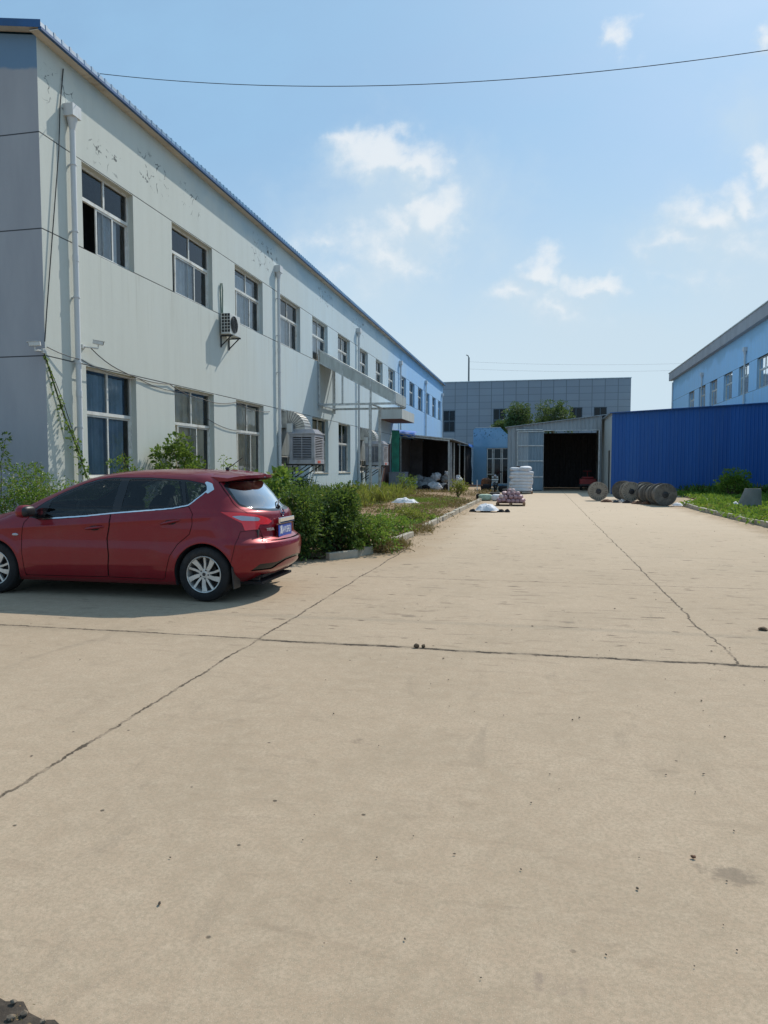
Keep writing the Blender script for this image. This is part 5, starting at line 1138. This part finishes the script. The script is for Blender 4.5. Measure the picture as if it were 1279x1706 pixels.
# bushes left of and behind the car
shrub('flowering_shrub','shrub speckled with tiny white blossom at the left picture edge behind the bonnet','shrub',(-9.35,11.3,.78),(.65,.55,.80),'mid',120,60,.17,.05,.03,11,extra=('flower',.14,.035),bottom=-.7)
shrub('flowering_shrub','lower white speckled shrub below the gable corner of the left factory','shrub',(-8.55,11.2,.66),(.50,.5,.66),'mid',90,60,.16,.05,.03,12,extra=('flower',.08,.035),bottom=-.7)
shrub('leafy_shrub','yellow green shrub between the blossom bushes and the car windscreen','shrub',(-7.9,11.4,.55),(.55,.5,.62),'bright',80,50,.16,.06,.035,13,bottom=-.7)
shrub('sapling','thin dark sapling reaching in at the left edge before the gable','sapling',(-10.2,11.6,1.9),(.50,.4,.55),'dark',16,26,.16,.09,.04,14,bottom=-.7)
shrub('leafy_shrub','small shrub below the first lower window behind the car roof','shrub',(-9.1,14.5,.95),(.32,.60,.82),'mid',70,46,.16,.06,.036,15,bottom=-.8,extra=('bright',.3,.06))
shrub('climbing_plant','tall loose climber with broad leaves before the second lower window','climber',(-9.1,17.0,1.45),(.30,.95,.78),'vine',46,36,.20,.11,.08,16,bottom=-.9,extra=('dark',.5,.10))
shrub('leafy_shrub','sparse shrub below the gap between the second and third lower windows','shrub',(-9.1,19.6,.9),(.3,.8,.72),'bright',40,30,.18,.07,.04,17,bottom=-.9)
shrub('leafy_shrub','low shrub under the third lower window','shrub',(-9.05,23.6,.7),(.35,1.2,.65),'yellow',40,30,.18,.07,.04,18,bottom=-.9)
shrub('leafy_shrub','bushy green plants at the foot of the second downpipe','shrub',(-8.9,26.6,.55),(.5,1.2,.62),'mid',70,40,.18,.07,.042,19,bottom=-.8)
# creeper on the corner cable
t=thing('creeper','creeper climbing the slack cable at the factory corner','creeper',(-9.4,13.4,.1)); P=[];N=[]
for a,d in zip(vinepts[:-1],vinepts[1:]):
    a,d=np.array(a),np.array(d); n=int(np.linalg.norm(d-a)*(40+60*(3.75-a[2])))
    f=rng.uniform(0,1,(n,1)); sp=.03+.07*(3.75-a[2])/2.4; P.append(a+(d-a)*f+rng.normal(size=(n,3))*sp*np.array([.6,.8,1])); N.append(rng.normal(size=(n,3))+np.array([.6,-.4,-.3]))
leaves_obj('foliage',np.concatenate(P),np.concatenate(N),.075,.055,LM['vine'],t)
b=MB(); b.tube([(p[0]+.02,p[1],p[2]) for p in vinepts]+[(-9.3,13.6,.1)],.009,5); b.build('stem',M['stem'],t,smooth=60)
# low weeds, stuff
def scatter(poly_fn,box,n,seed):
    g=np.random.default_rng(seed); out=[]
    while len(out)<n:
        x=g.uniform(box[0],box[1],4000); y=g.uniform(box[2],box[3],4000)
        k=poly_fn(x,y)>g.uniform(0,1,4000); out+=list(zip(x[k],y[k]))
    return np.array(out[:n])
nz=np.vectorize(lambda x,y,s,k:noise.noise(Vector((x*k,y*k,s))))
def tufts(name,label,pos,per,h,w,mat_,spread=.08,lean=.45,cat='weeds',droop=.5,z0=.05):
    P=np.repeat(np.c_[pos,np.full(len(pos),z0)],per,axis=0); n=len(P); P[:,:2]+=rng.normal(size=(n,2))*spread
    N=rng.normal(size=(n,3))*lean+np.array([0,0,1.]); hh=np.repeat(rng.uniform(.5,1.3,len(pos)),per)*h
    f=rng.uniform(0,.6,n); P[:,2]+=f*hh*.8
    o=leaves_obj(name,P,N,hh*.75,w,mat_ if not isinstance(mat_,str) else LM[mat_],kind='stuff',droop=droop); return tag(o,label,cat)
inbed=lambda x,y:((x<-2.78)&(x>-9.5)&(y>12.3)&(y<46)).astype(float)
tufts('green_weeds','low green weeds covering the near part of the left bed behind the kerb',scatter(lambda x,y:inbed(x,y)*(x>-7.5)*(y>12.6)*np.clip(-.15+2.6*nz(x,y,1,.7),0,1),(-7.5,-2.85,12.6,22),105,1),34,.26,.035,'mid',.11)
tufts('green_weeds','brighter leafy weeds along the right side of the left bed',scatter(lambda x,y:inbed(x,y)*np.clip(-.2+2.6*nz(x,y,4,.6),0,1),(-5.2,-2.85,13.5,20),55,2),34,.20,.045,'bright',.10)
tufts('yellow_weeds','yellowing tall weeds around the awning posts',scatter(lambda x,y:inbed(x,y)*np.clip(.4+1.2*nz(x,y,2,.6),0,1),(-9.3,-6.2,24,36),330,3),30,.62,.04,'yellow',.16,.3)
tufts('green_weeds','green weeds growing along the foot of the left factory wall',scatter(lambda x,y:inbed(x,y),(-9.5,-8.3,27,44),200,13),26,.5,.05,'mid',.16,.4)
tufts('dry_weeds','dead brown weeds lying on the bare far part of the bed',scatter(lambda x,y:inbed(x,y)*np.clip(.15+1.5*nz(x,y,6,.45),0,1),(-9.2,-2.9,14,45.5),900,4),26,.19,.03,'dry',.20,1.0)
tufts('dry_brush','heap of dead brown brush spilling over the gap in the left kerb',np.c_[rng.normal(-2.72,.16,70),rng.normal(12.95,.34,70)],30,.22,.018,'dry',.09,1.1,z0=.015)
tufts('dry_brush','dead brown brush on the bed edge by the short kerb run',np.c_[rng.normal(-2.72,.13,40),rng.normal(16.3,.45,40)],26,.16,.018,'dry',.10,1.2)
tufts('dry_leaves','dry brown plant litter along the left kerb on the concrete',np.c_[-2.56+np.abs(rng.normal(0,.14,110)),rng.uniform(12.5,32,110)],5,.012,.03,'dry',.08,3.,droop=.15,z0=.004)
tufts('grass','green grass patches beside the white scrap of cloth',scatter(lambda x,y:inbed(x,y)*np.clip(.1+2*nz(x,y,9,.5),0,1),(-6.5,-3.4,24,33),180,6),30,.20,.016,'grass',.14,.4)
for i,(x,y,h,lb) in enumerate(((-7.0,38.4,1.15,'round green shrub growing on the bare bed before the dark shelter'),(-3.95,35.6,.92,'light green shrub growing near the far kerb of the left bed'),(-8.1,37.0,.7,'small green plant left of the round shrub by the shelter'))):
    shrub('garden_shrub',lb,'shrub',(x,y,h*.58),(h*.42,h*.42,h*.50),('mid','yellow','mid')[i],36,30,.17,.09,.05,30+i,bottom=-.5)
for i,(x,y,r,h,m_,lb) in enumerate(((-3.75,14.3,.42,.42,'mid','leafy green plant low in the near bed behind the corner bushes'),(-3.25,15.6,.46,.40,'bright','bright leafy plant by the kerb beside the dead brush'),(-4.6,16.2,.50,.42,'mid','green plant in the middle of the near bed'),(-3.3,18.6,.40,.34,'yellow','yellow green plant near the long kerb run'),(-5.6,18.6,.6,.5,'dark','dark green plant before the yellow weeds'))):
    shrub('bed_plant',lb,'plant',(x,y,.05+h*.45),(r,r,h*.55),m_,34,34,.13,.06,.038,60+i,bottom=-.3)
# right garden
ing=lambda x,y:((x>5.78+np.clip((y-30.2)*.42,0,1.75))&(x<12.6)&(y<43.1)).astype(float)
tufts('ground_cover','dense bright green creeper covering the right garden',scatter(lambda x,y:ing(x,y)*np.clip(.72+1.1*nz(x,y,3,.9),.15,1),(5.8,12.6,15,43),2100,7),26,.22,.085,'ground',.20,.9)
tufts('yellow_weeds','yellow green weeds thinning out at the kerb of the right garden',scatter(lambda x,y:ing(x,y),(5.8,7.0,17,29),230,8),18,.18,.05,'yellow',.13,.8)
tufts('green_weeds','taller dark weeds standing against the blue shed wall',scatter(lambda x,y:ing(x,y)*np.clip(.3+1.6*nz(x,y,5,.7),0,1),(7.2,12.5,40,43),150,9),26,.55,.09,'mid',.2,.6)
shrub('garden_shrub','rounded green shrub rising against the blue shed wall','shrub',(9.35,38.4,.55),(.85,.7,.72),'ground',60,34,.22,.12,.08,40,extra=('mid',.4,.12),bottom=-.3)
# trees behind the sheds
def tree(label,x,y,h,rad,seed,cb=.45):
    t=thing('tree',label,'tree',(x,y,0),0,'trees before the grey office block'); g=random.Random(seed)
    cz=h-rad[2]*.92; P,N,C=crown_points((x,y,cz),rad,150,42,.30,seed=seed,hollow=.3,bottom=-.75)
    leaves_obj('crown',P,N,.17,.09,LM['tree'],t,droop=.4)
    b=MB(); b.tube([(x,y,-.05),(x+.05,y,1.4),(x-.04,y,cz-rad[2]*.4),(x,y,cz)],[.16,.12,.10,.05],8); branches(b,(x,y,cz-rad[2]*.55),C,.05,22,seed); b.build('trunk',M['bark'],t,smooth=60)
tree('left of the two full green trees rising behind the grey shed roof',-2.0,66,7.25,(1.15,1.,1.55),51)
tree('right of the two full green trees rising behind the grey shed roof',1.15,66,7.4,(1.75,1.3,1.65),52)
tree('smaller lighter tree over the clipped corner of the sky blue building',-3.75,72,6.0,(.75,.8,1.0),53)
# scatter of chips, leaves and grit on the slab
P=np.c_[rng.uniform(-6,6,420),rng.uniform(1.2,30,420),np.full(420,.003)]
P[:150,0]=rng.uniform(-1.5,3.5,150); P[:150,1]=rng.uniform(1.4,8,150)
b=MB()
for x,y,z in P:
    s=random.choice((.002,.0025,.003,.003,.005))*(1+y*.05); b.ball((x,y,z),(s*random.uniform(.8,2.),s,s*.6),5,3,M=Matrix.Rotation(random.uniform(0,6),4,'Z'))
o=b.build('grit',mat('grit_dark',(.06,.045,.03),.9,var=.5,scale=30)); o['kind']='stuff'; tag(o,'tiny dark stones and crumbs scattered on the concrete','grit')
# ------------------------------------------------------------------ things standing about
def drum(label,x,y,ax,r=.43,wd=.5,light=True,seed=0):
    """cable drum on its rims; ax = heading of the axle in plan (radians from -Y)"""
    t=thing('cable_drum',label,'cable drum',(x,y,0),0,'wooden cable drums by the blue shed'); g=random.Random(seed)
    T=Matrix.Translation((x,y,r+.005))@Matrix.Rotation(ax,4,'Z')@Matrix.Rotation(PI/2,4,'X')      # local z -> -y
    fm=M['drumwood'] if light else M['drumdark']
    for z in (0,-wd):
        b=MB(); n=22; a0=g.uniform(0,1)
        b.lathe([(.10,z-.012),(r-.03,z-.012),(r-.03,z-.035),(.10,z-.035)],36,T,close=True,m=1)
        b.lathe([(r-.05,z+.004),(r,z+.004),(r,z-.05),(r-.05,z-.05)],44,T,close=True); b.lathe([(.13,z+.006),(.19,z+.006),(.19,z-.05),(.13,z-.05)],30,T,close=True)
        for k in range(n):
            a=a0+2*PI*k/n; w=.036*(1+.2*g.uniform(-1,1)); q=T@Matrix.Rotation(a,4,'Z'); b.box(.185,r-.045,-w,w,z-.01,z+.002+.004*g.random(),M=q)
        b.build('flange',[fm,M['drumdark']],t,smooth=30)
    b=MB(); q_=.25 if light else r*.86; b.lathe([(q_,-.04),(q_*1.02,-wd*.5),(q_,-wd+.01)],30,T); b.build('core',M['drumdark'],t,smooth=40)
    b=MB(); b.lathe([(.035,.012),(.11,.012),(.125,0)],24,T); b.disc(.035,-.02,16,T)
    for k in range(4): q=T@Matrix.Rotation(k*PI/2+.4,4,'Z')@Matrix.Translation((.16,0,.006)); b.lathe([(.018,0),(.018,.012),(.001,.012)],8,q)
    b.build('hub_plate',M['blacksteel'],t,smooth=40); return t
drum('lone cable drum with pale radial slats standing before the shed doorway',2.69,34.25,.05,.43,.42,True,1)
drum('cable drum with pale slatted face, second from the doorway',4.10,33.9,.10,.44,.5,True,2)
drum('dark cable drum half hidden behind the second pale slatted drum',3.80,35.3,-.35,.45,.5,False,3)
drum('nearest dark cable drum at the garden kerb, its whole round face showing',4.88,29.85,.16,.45,.55,False,4)
drum('dark cable drum right behind the nearest one in the row',4.74,30.85,.14,.43,.5,False,5)
drum('third dark cable drum from the front of the row',4.58,31.85,.16,.42,.5,False,6)
drum('farthest dark cable drum of the row, beside the blue shed wall',4.72,33.6,.2,.44,.5,False,7)
# precast cone
t=thing('manhole_cone','dark grey precast concrete cone standing among the creeper of the right garden','concrete cone',(7.3,27.5,0))
b=MB(); n=40; V=[]
for z,r,cx in ((0,.42,7.29),(.05,.42,7.29),(.70,.275,7.40),(.78,.26,7.41),(.78,.20,7.41),(.05,.34,7.29)):
    V+=[(cx+r*math.cos(2*PI*k/n),27.5+r*math.sin(2*PI*k/n),z) for k in range(n)]
b.add(V,[(i*n+k,i*n+(k+1)%n,(i+1)*n+(k+1)%n,(i+1)*n+k) for i in range(5) for k in range(n)]); b.build('cone_shell',M['precast'],t,smooth=40)
b=MB(); b.tube([(7.41+.262*math.cos(a),27.5+.262*math.sin(a),.72) for a in [i*PI/20 for i in range(41)]],.012,6); b.build('rim_band',M['precast'],t,smooth=60)
b=MB(); b.lathe([(.001,0),(.10,0),(.11,.03),(.115,.16),(.085,.21),(.04,.22),(.04,.26),(.001,.26)],18,Matrix.Translation((6.86,27.6,.06))@Matrix.Rotation(.4,4,'X')); tag(b.build('plastic_jug',M['sack'],smooth=50),'small white plastic jug lying left of the concrete cone','jug')
# sacks
def sack(name,label,c,size,m,group=None,rz=0,tilt=0,seed=0,e=.55,jit=.16,cat='sack'):
    b=MB(); q=Matrix.Rotation(rz,4,'Z')@Matrix.Rotation(tilt,4,'X'); b.ball((0,0,0),[k/2 for k in size],22,14,M=q.to_3x3(),e=e,jit=jit,seed=seed)
    o=b.build(name,M[m],smooth=70); o.location=c; return tag(o,label,cat,group)
PT=thing('wooden_pallet','wooden pallet under the tall stack of white sacks','pallet',(-1.03,43.2,0))
def pallet(par,x,y,w,d):
    b=MB()
    for i in range(5): b.box(x-w/2,x+w/2,y-d/2+i*(d-.10)/4,y-d/2+i*(d-.10)/4+.10,.10,.122)
    for i in range(3): b.box(x-w/2,x+w/2,y-d/2+i*(d-.10)/2,y-d/2+i*(d-.10)/2+.10,.0,.018)
    b.build('deck_boards',M['wood'],par)
    b=MB()
    for i in range(3): 
        xx=x-w/2+i*(w-.09)/2
        for j in range(3): yy=y-d/2+j*(d-.12)/2; b.box(xx,xx+.09,yy,yy+.12,.0185,.0995)
    b.build('spacer_blocks',M['wood'],par)
pallet(PT,-1.03,43.2,1.36,1.1)
nm=('lowest','second lowest','third from the bottom','fourth from the bottom','fifth from the bottom','topmost full')
for i in range(6): sack('white_sack',nm[i]+' wide white sack in the tall stack by the shed door',(-1.03+random.uniform(-.04,.04),43.2,.225+i*.196),(1.36+random.uniform(-.04,.05),1.0,.235),'sack','stacked white sacks',random.uniform(-.03,.03),0,i,.38,.10)
sack('white_sack','small white sack lying on the left top of the tall stack',(-1.40,43.1,1.43),(.56,.6,.24),'sack','sacks on top of the stack',.2,0,11)
sack('white_sack','larger white sack on the right top of the tall stack',(-.82,43.1,1.46),(.72,.7,.30),'sack','sacks on top of the stack',-.2,.1,12)
sack('dark_bag','small dark bag wedged behind the sacks on top of the stack',(-1.18,43.5,1.52),(.3,.3,.22),'blackcloth',None,0,0,13,cat='bag')
PP=thing('wooden_pallet','low dark wooden pallet loaded with mauve bundles in the yard','pallet',(-1.1,29.2,0)); pallet(PP,-1.1,29.25,1.14,.95)
g=random.Random(5)
for z,nx_,ny_,w_ in ((.20,6,3,1.08),(.34,5,3,.92),(.47,4,2,.68),(.59,2,1,.30)):
    for i in range(nx_):
        for j in range(ny_):
            x=-1.1-w_/2+w_*(i+.5)/nx_+g.uniform(-.02,.02); y=29.25-.40*w_+ .8*w_*(j+.5)/ny_; pale=g.random()<.22
            lb='pale wrapped bundle in the heap on the low pallet' if pale else 'mauve wrapped bundle in the heap on the low pallet'
            sack('bundle',lb,(x,y,z+g.uniform(-.015,.02)),(.19,.26,.17),'pinkwrap' if pale else 'mauve','pale bundles on the low pallet' if pale else 'mauve bundles on the low pallet',g.uniform(-.5,.5),g.uniform(-.3,.3),g.randrange(99),.7,.15,'bundle')
def crumple(name,label,c,size,m,seed,amp=.5,cat='sheet',n=34):
    """heaped loose cloth with sharp folds"""
    b=MB(); V=[]
    for j in range(n):
        for i in range(n):
            u,v=i/(n-1)*2-1,j/(n-1)*2-1; r=min(1,(u*u+v*v)**.5); q=Vector((u*1.6,v*1.6,seed))
            rd=1-abs(noise.noise(q))*2; rd2=1-abs(noise.noise(q*2.3+Vector((3,1,0))))*2
            f=(1-r**2.5); k=1/max(1,(u*u+v*v)**.5)**.8
            V.append((c[0]+u*k*size[0]/2*(1+.1*noise.noise(q*2)),c[1]+v*k*size[1]/2,c[2]+max(.008,f*size[2]*(.5+amp*(.5*rd+.35*rd2)))))
    b.add(V,[(j*n+i,j*n+i+1,(j+1)*n+i+1,(j+1)*n+i) for j in range(n-1) for i in range(n-1)]); return tag(b.build(name,M[m],smooth=28),label,cat)
sack('white_sack','full white woven sack lying alone on the concrete near the left kerb',(-1.76,24.8,.13),(.66,.5,.26),'sack',None,.15,0,21,.9,.4)
crumple('plastic_sheet','white plastic sheet crumpled over the lone sack on the concrete',(-1.73,24.72,.05),(.84,.74,.27),'sack',6,.55)
for i,(x,w_) in enumerate(((-2.22,.16),(-1.26,.18),(-1.05,.14))): crumple('dark_rag',('dark rag left of the lone white sack','dark rag touching the right of the lone white sack','small dark rag farthest right of the lone white sack')[i],(x,24.7,.0),(w_*1.6,.2,.13),'blackcloth',20+i,.5,'rag',12)
sack('green_sack','white and green printed sack lying at the bed edge behind the lone sack',(-2.42,33.4,.15),(.62,.5,.30),'greensack',None,.1,0,31)
sack('white_sack','white sack between the green printed sack and the low pallet',(-1.85,33.2,.15),(.55,.5,.30),'sack',None,-.2,0,32)
sack('dark_bag','black bag resting behind the green printed sack',(-2.05,34.3,.18),(.55,.5,.36),'blackcloth',None,0,0,33,cat='bag'); sack('dark_bag','small black bag at the kerb end behind the green sack',(-2.75,34.5,.14),(.40,.4,.28),'blackcloth',None,0,0,34,cat='bag'); sack('dark_bag','black bag on the ground right before the tall sack stack',(-1.75,41.0,.17),(.6,.5,.34),'blackcloth',None,0,0,35,cat='bag')
crumple('white_cloth','crumpled white cloth lying on the soil of the left bed',(-5.45,29.3,.06),(1.15,.8,.26),'sack',9,.5,'cloth')
crumple('plastic_scrap','white plastic scrap beside the nearest dark drum',(5.35,30.0,.02),(.5,.4,.14),'sack',14,.5,'scrap',18)
crumple('plastic_scrap','pale plastic scrap on the creeper edge of the right garden',(5.95,30.7,.08),(.35,.3,.12),'sack',15,.5,'scrap',14)
for i,(x,y,z,w_,d,h,m,lb) in enumerate(((-7.75,48.3,.30,.95,.8,.6,'greysack','large grey sack at the left of the heap under the shelter'),(-7.0,48.0,.28,.85,.7,.55,'sack','front white sack in the heap under the shelter'),(-6.35,48.3,.25,.7,.6,.5,'greysack','small grey sack low in the heap beside the shelter post'),(-7.4,48.9,.62,.9,.7,.5,'greysack','grey sack lying across the middle of the heap under the shelter'),(-6.95,49.0,.90,.62,.55,.52,'sack','white sack standing highest in the heap under the shelter'),(-6.25,49.0,.78,.6,.6,.5,'greysack','grey sack on top of the heap by the shelter post'),(-6.15,48.9,1.1,.42,.4,.36,'sack','small white sack topping the right of the heap'),(-8.45,48.6,.32,.8,.7,.6,'sack','white sack at the far left of the heap near the grey tank'),(-8.2,49.1,.75,.8,.6,.5,'greysack','grey sack leaning on the left back of the heap'),(-6.65,47.75,.2,.6,.5,.4,'sack','low white sack at the front right of the heap'),(-6.0,47.9,.22,.5,.5,.44,'blackcloth','black bag at the foot of the shelter corner post'),(-7.45,47.65,.18,.5,.45,.36,'blackcloth','black bag at the front of the heap under the shelter'),(-5.45,49.6,.50,.55,.5,1.0,'sack','upright white sack leaning outside the right side of the shelter'))):
    sack('sack',lb,(x,y,z),(w_,d,h),m,'sacks heaped at the shelter',random.uniform(-.4,.4),random.uniform(-.25,.25),40+i,.85,.5)
for i,(x,y,w_,m,lb) in enumerate(((2.95,33.0,.55,'rust','rusty scrap strip nearest the lone drum'),(3.35,32.6,.45,'blacksteel','black scrap pile before the second drum'),(3.75,32.3,.5,'blackcloth','dark rag heap before the drums'),(4.05,31.6,.5,'rust','rusty scrap before the dark drum row'),(4.35,31.2,.4,'rust','small rusty scrap touching the dark drum row'),(3.6,33.3,.4,'greysack','grey scrap under the second drum'))):
    crumple('scrap_heap',lb,(x,y,.0),(w_,.35,.14),m,60+i,.7,'scrap',16)
# bench by the far end of the bed
t=thing('work_bench','low black bench on splayed legs at the far end of the left bed','bench',(-4.0,45,0))
b=MB(); b.box(-4.48,-3.45,44.8,45.15,.40,.45); b.build('seat',M['rust'],t)
for x in (-4.40,-3.55):
    for y in (44.85,45.1): b=MB(); b.bar((x,y,.40),(x+(.08 if x>-4 else -.08),y,0),.045,.045); b.build('leg',M['blacksteel'],t)
b=MB(); b.tube([(-3.72,44.2,0),(-3.72,44.2,.78)],.03,8); tag(b.build('marker_post',M['pipe'],smooth=50),'short white post standing beside the black bench','post')
# motorcycle facing the camera
t=thing('motorcycle','dark motorcycle with pale striped fairing parked nose on before the glazed door','motorcycle',(-2.75,46.6,0))
def whl(x,y,r,par):
    T=Matrix.Translation((x,y,r))@Matrix.Rotation(PI/2,4,'Y'); wb=bpy.data.objects.new('wheel',None); COL.objects.link(wb); wb.parent=par
    b=MB(); b.lathe([(r-.07,-.04),(r-.02,-.05),(r,-.02),(r,.02),(r-.02,.05),(r-.07,.04)],30,T); b.build('tyre',M['rubber'],wb,smooth=40)
    b=MB(); b.lathe([(r-.07,-.03),(r-.09,-.02),(r-.09,.02),(r-.07,.03)],30,T); b.lathe([(.04,-.06),(.04,.06)],12,T)
    for k in range(6): a=k*PI/3; b.bar(T@Vector((.03*math.cos(a),.03*math.sin(a),0)),T@Vector(((r-.08)*math.cos(a),(r-.08)*math.sin(a),0)),.02,.02)
    b.build('rim',M['galv'],wb,smooth=40)
whl(-2.75,46.0,.30,t); whl(-2.75,47.3,.30,t)
b=MB()
for s_ in (-.07,.07): b.tube([(-2.75+s_,46.0,.30),(-2.75+s_,46.28,.98)],.025,8)
b.build('fork',M['blacksteel'],t,smooth=50)
b=MB(); b.add([(-2.75+w_*sx,y,z) for (y,z,w_) in ((46.05,.45,.10),(46.10,.62,.17),(46.18,.80,.22),(46.26,.98,.18)) for sx in (-1,-.5,.5,1)],[(i*4+k,i*4+k+1,i*4+k+5,i*4+k+4) for i in range(3) for k in range(3)]); b.build('fairing',M['white'],t,smooth=40,bevel=0)
b=MB()
for z,y,w_ in ((.55,46.06,.14),(.70,46.11,.20),(.86,46.19,.21)): b.box(-2.75-w_,-2.75+w_,y-.02,y-.005,z-.025,z+.025)
b.build('fairing_stripe',M['black'],t)
b=MB(); b.ball((-2.75,46.15,1.0),(.10,.08,.09),14,8); b.build('headlight',M['lampclear'],t,smooth=60)
b=MB(); b.tube([(-3.12,46.42,1.06),(-2.95,46.32,1.05),(-2.75,46.28,1.02),(-2.55,46.32,1.05),(-2.38,46.42,1.06)],.018,8); b.build('handlebar',M['blacksteel'],t,smooth=50)
for s_ in (-1,1): b=MB(); b.tube([(-2.75+s_*.26,46.34,1.06),(-2.75+s_*.34,46.3,1.22)],.008,6); b.ball((-2.75+s_*.36,46.3,1.26),(.07,.02,.05),12,8); b.build('mirror',M['black'],t,smooth=60)
b=MB(); b.ball((-2.75,46.75,.66),(.17,.36,.20),14,8,e=.7); b.ball((-2.75,47.15,.80),(.15,.45,.08),14,8,e=.7); b.box(-2.9,-2.6,46.4,46.9,.28,.52); b.build('frame_body',M['black'],t,smooth=50)
b=MB(); b.add([(-2.75+sx*.06,46.0+math.cos(a)*.335,.30+math.sin(a)*.335) for a in [PI*.15+i*PI*.7/8 for i in range(9)] for sx in (-1,1)],[(i*2,i*2+1,i*2+3,i*2+2) for i in range(8)]); b.build('mudguard',M['black'],t,smooth=60)
sack('brown_bundle','dark brown bundle propped left of the motorcycle',(-3.35,46.8,.45),(.65,.6,.9),'rust',None,0,0,71,.7,.3,'bundle'); sack('dark_bag','black bag on the ground left of the motorcycle wheel',(-3.3,46.2,.24),(.6,.5,.48),'blackcloth',None,0,0,72,cat='bag'); sack('dark_bag','black bag on the ground right of the motorcycle wheel',(-2.25,46.0,.2),(.55,.5,.40),'blackcloth',None,0,0,73,cat='bag')
# red machine inside the doorway
t=thing('pallet_truck','red wheeled machine standing just inside the dark doorway','machine',(3.25,50.4,0))
b=MB(); b.box(2.70,3.80,50.2,51.0,.28,.78); b.box(2.85,3.65,50.45,51.1,.78,.92); b.build('machine_body',M['redpaint'],t,bevel=.06)
b=MB(); b.box(2.66,3.84,50.15,50.2,.30,.42); b.build('bumper_bar',M['blacksteel'],t)
for x in (2.72,3.62):
    b=MB(); b.lathe([(.001,-.07),(.16,-.07),(.2,-.05),(.2,.05),(.16,.07),(.001,.07)],20,Matrix.Translation((x+.08,50.35,.2))@Matrix.Rotation(PI/2,4,'Y')); b.build('wheel',M['rubber'],t,smooth=40)
b=MB(); b.tube([(3.25,51.0,.8),(3.25,51.25,1.3)],.03,8); b.bar((2.95,51.26,1.3),(3.55,51.26,1.3),.04,.04); b.build('handle',M['redpaint'],t,smooth=40)
# clods and broken corner in the foreground
b=MB(); b.ball((-.985,5.83,.014),(.024,.018,.018),10,6,jit=.5,seed=3); b.ball((-.93,5.85,.010),(.018,.016,.014),10,6,jit=.5,seed=5); tag(b.build('soil_clod',M['dirt'],smooth=50),'lump of brown soil sitting on the cross joint of the concrete','clod')
b=MB(); b.ball((2.05,7.15,.01),(.045,.03,.015),10,6,jit=.6,seed=8); tag(b.build('soil_clod',M['dirt'],smooth=50),'flat dark clod on the concrete at the right picture edge','clod')
b=MB(); b.ball((.60,2.86,.005),(.011,.007,.005),8,5,jit=.5,seed=9); tag(b.build('dry_leaf',M['rust'],smooth=50),'small rust brown dead leaf on the near concrete','leaf')
sheet('drain_soil_patch',[(-1.75,1.72),(-1.52,1.675),(-1.45,1.655),(-1.40,1.665),(-1.355,1.632),(-1.30,1.618),(-1.27,1.625),(-1.22,1.60),(-1.17,1.592),(-1.12,1.50),(-1.1,1.2),(-1.8,1.1)],.001,mat('drain_dirt_dark',(.06,.045,.032),.95,var=.4,scale=20,bump=.6,bscale=60))  # drain hole laid flat: its darkness is put into the soil colour
b=MB(); g=random.Random(4)
for x,y in ((-1.49,1.66),(-1.42,1.65),(-1.36,1.62),(-1.29,1.605),(-1.23,1.59),(-1.33,1.57),(-1.45,1.60),(-1.20,1.575),(-1.385,1.6)): b.ball((x,y,.008),(g.uniform(.008,.014),g.uniform(.006,.010),.006),8,5,jit=.5,seed=g.randrange(50))
o=b.build('rubble',mat('rubble_grey',(.16,.125,.09),.9,var=.4,scale=30),smooth=40); o['kind']='stuff'; tag(o,'broken stones along the dark soil edge at the lower left corner','rubble')
tufts('dry_weeds','dead stalks in the dark soil at the lower left corner',np.c_[rng.uniform(-1.6,-1.2,14),rng.uniform(1.45,1.58,14)],6,.018,.004,'dry',.02,1.0)
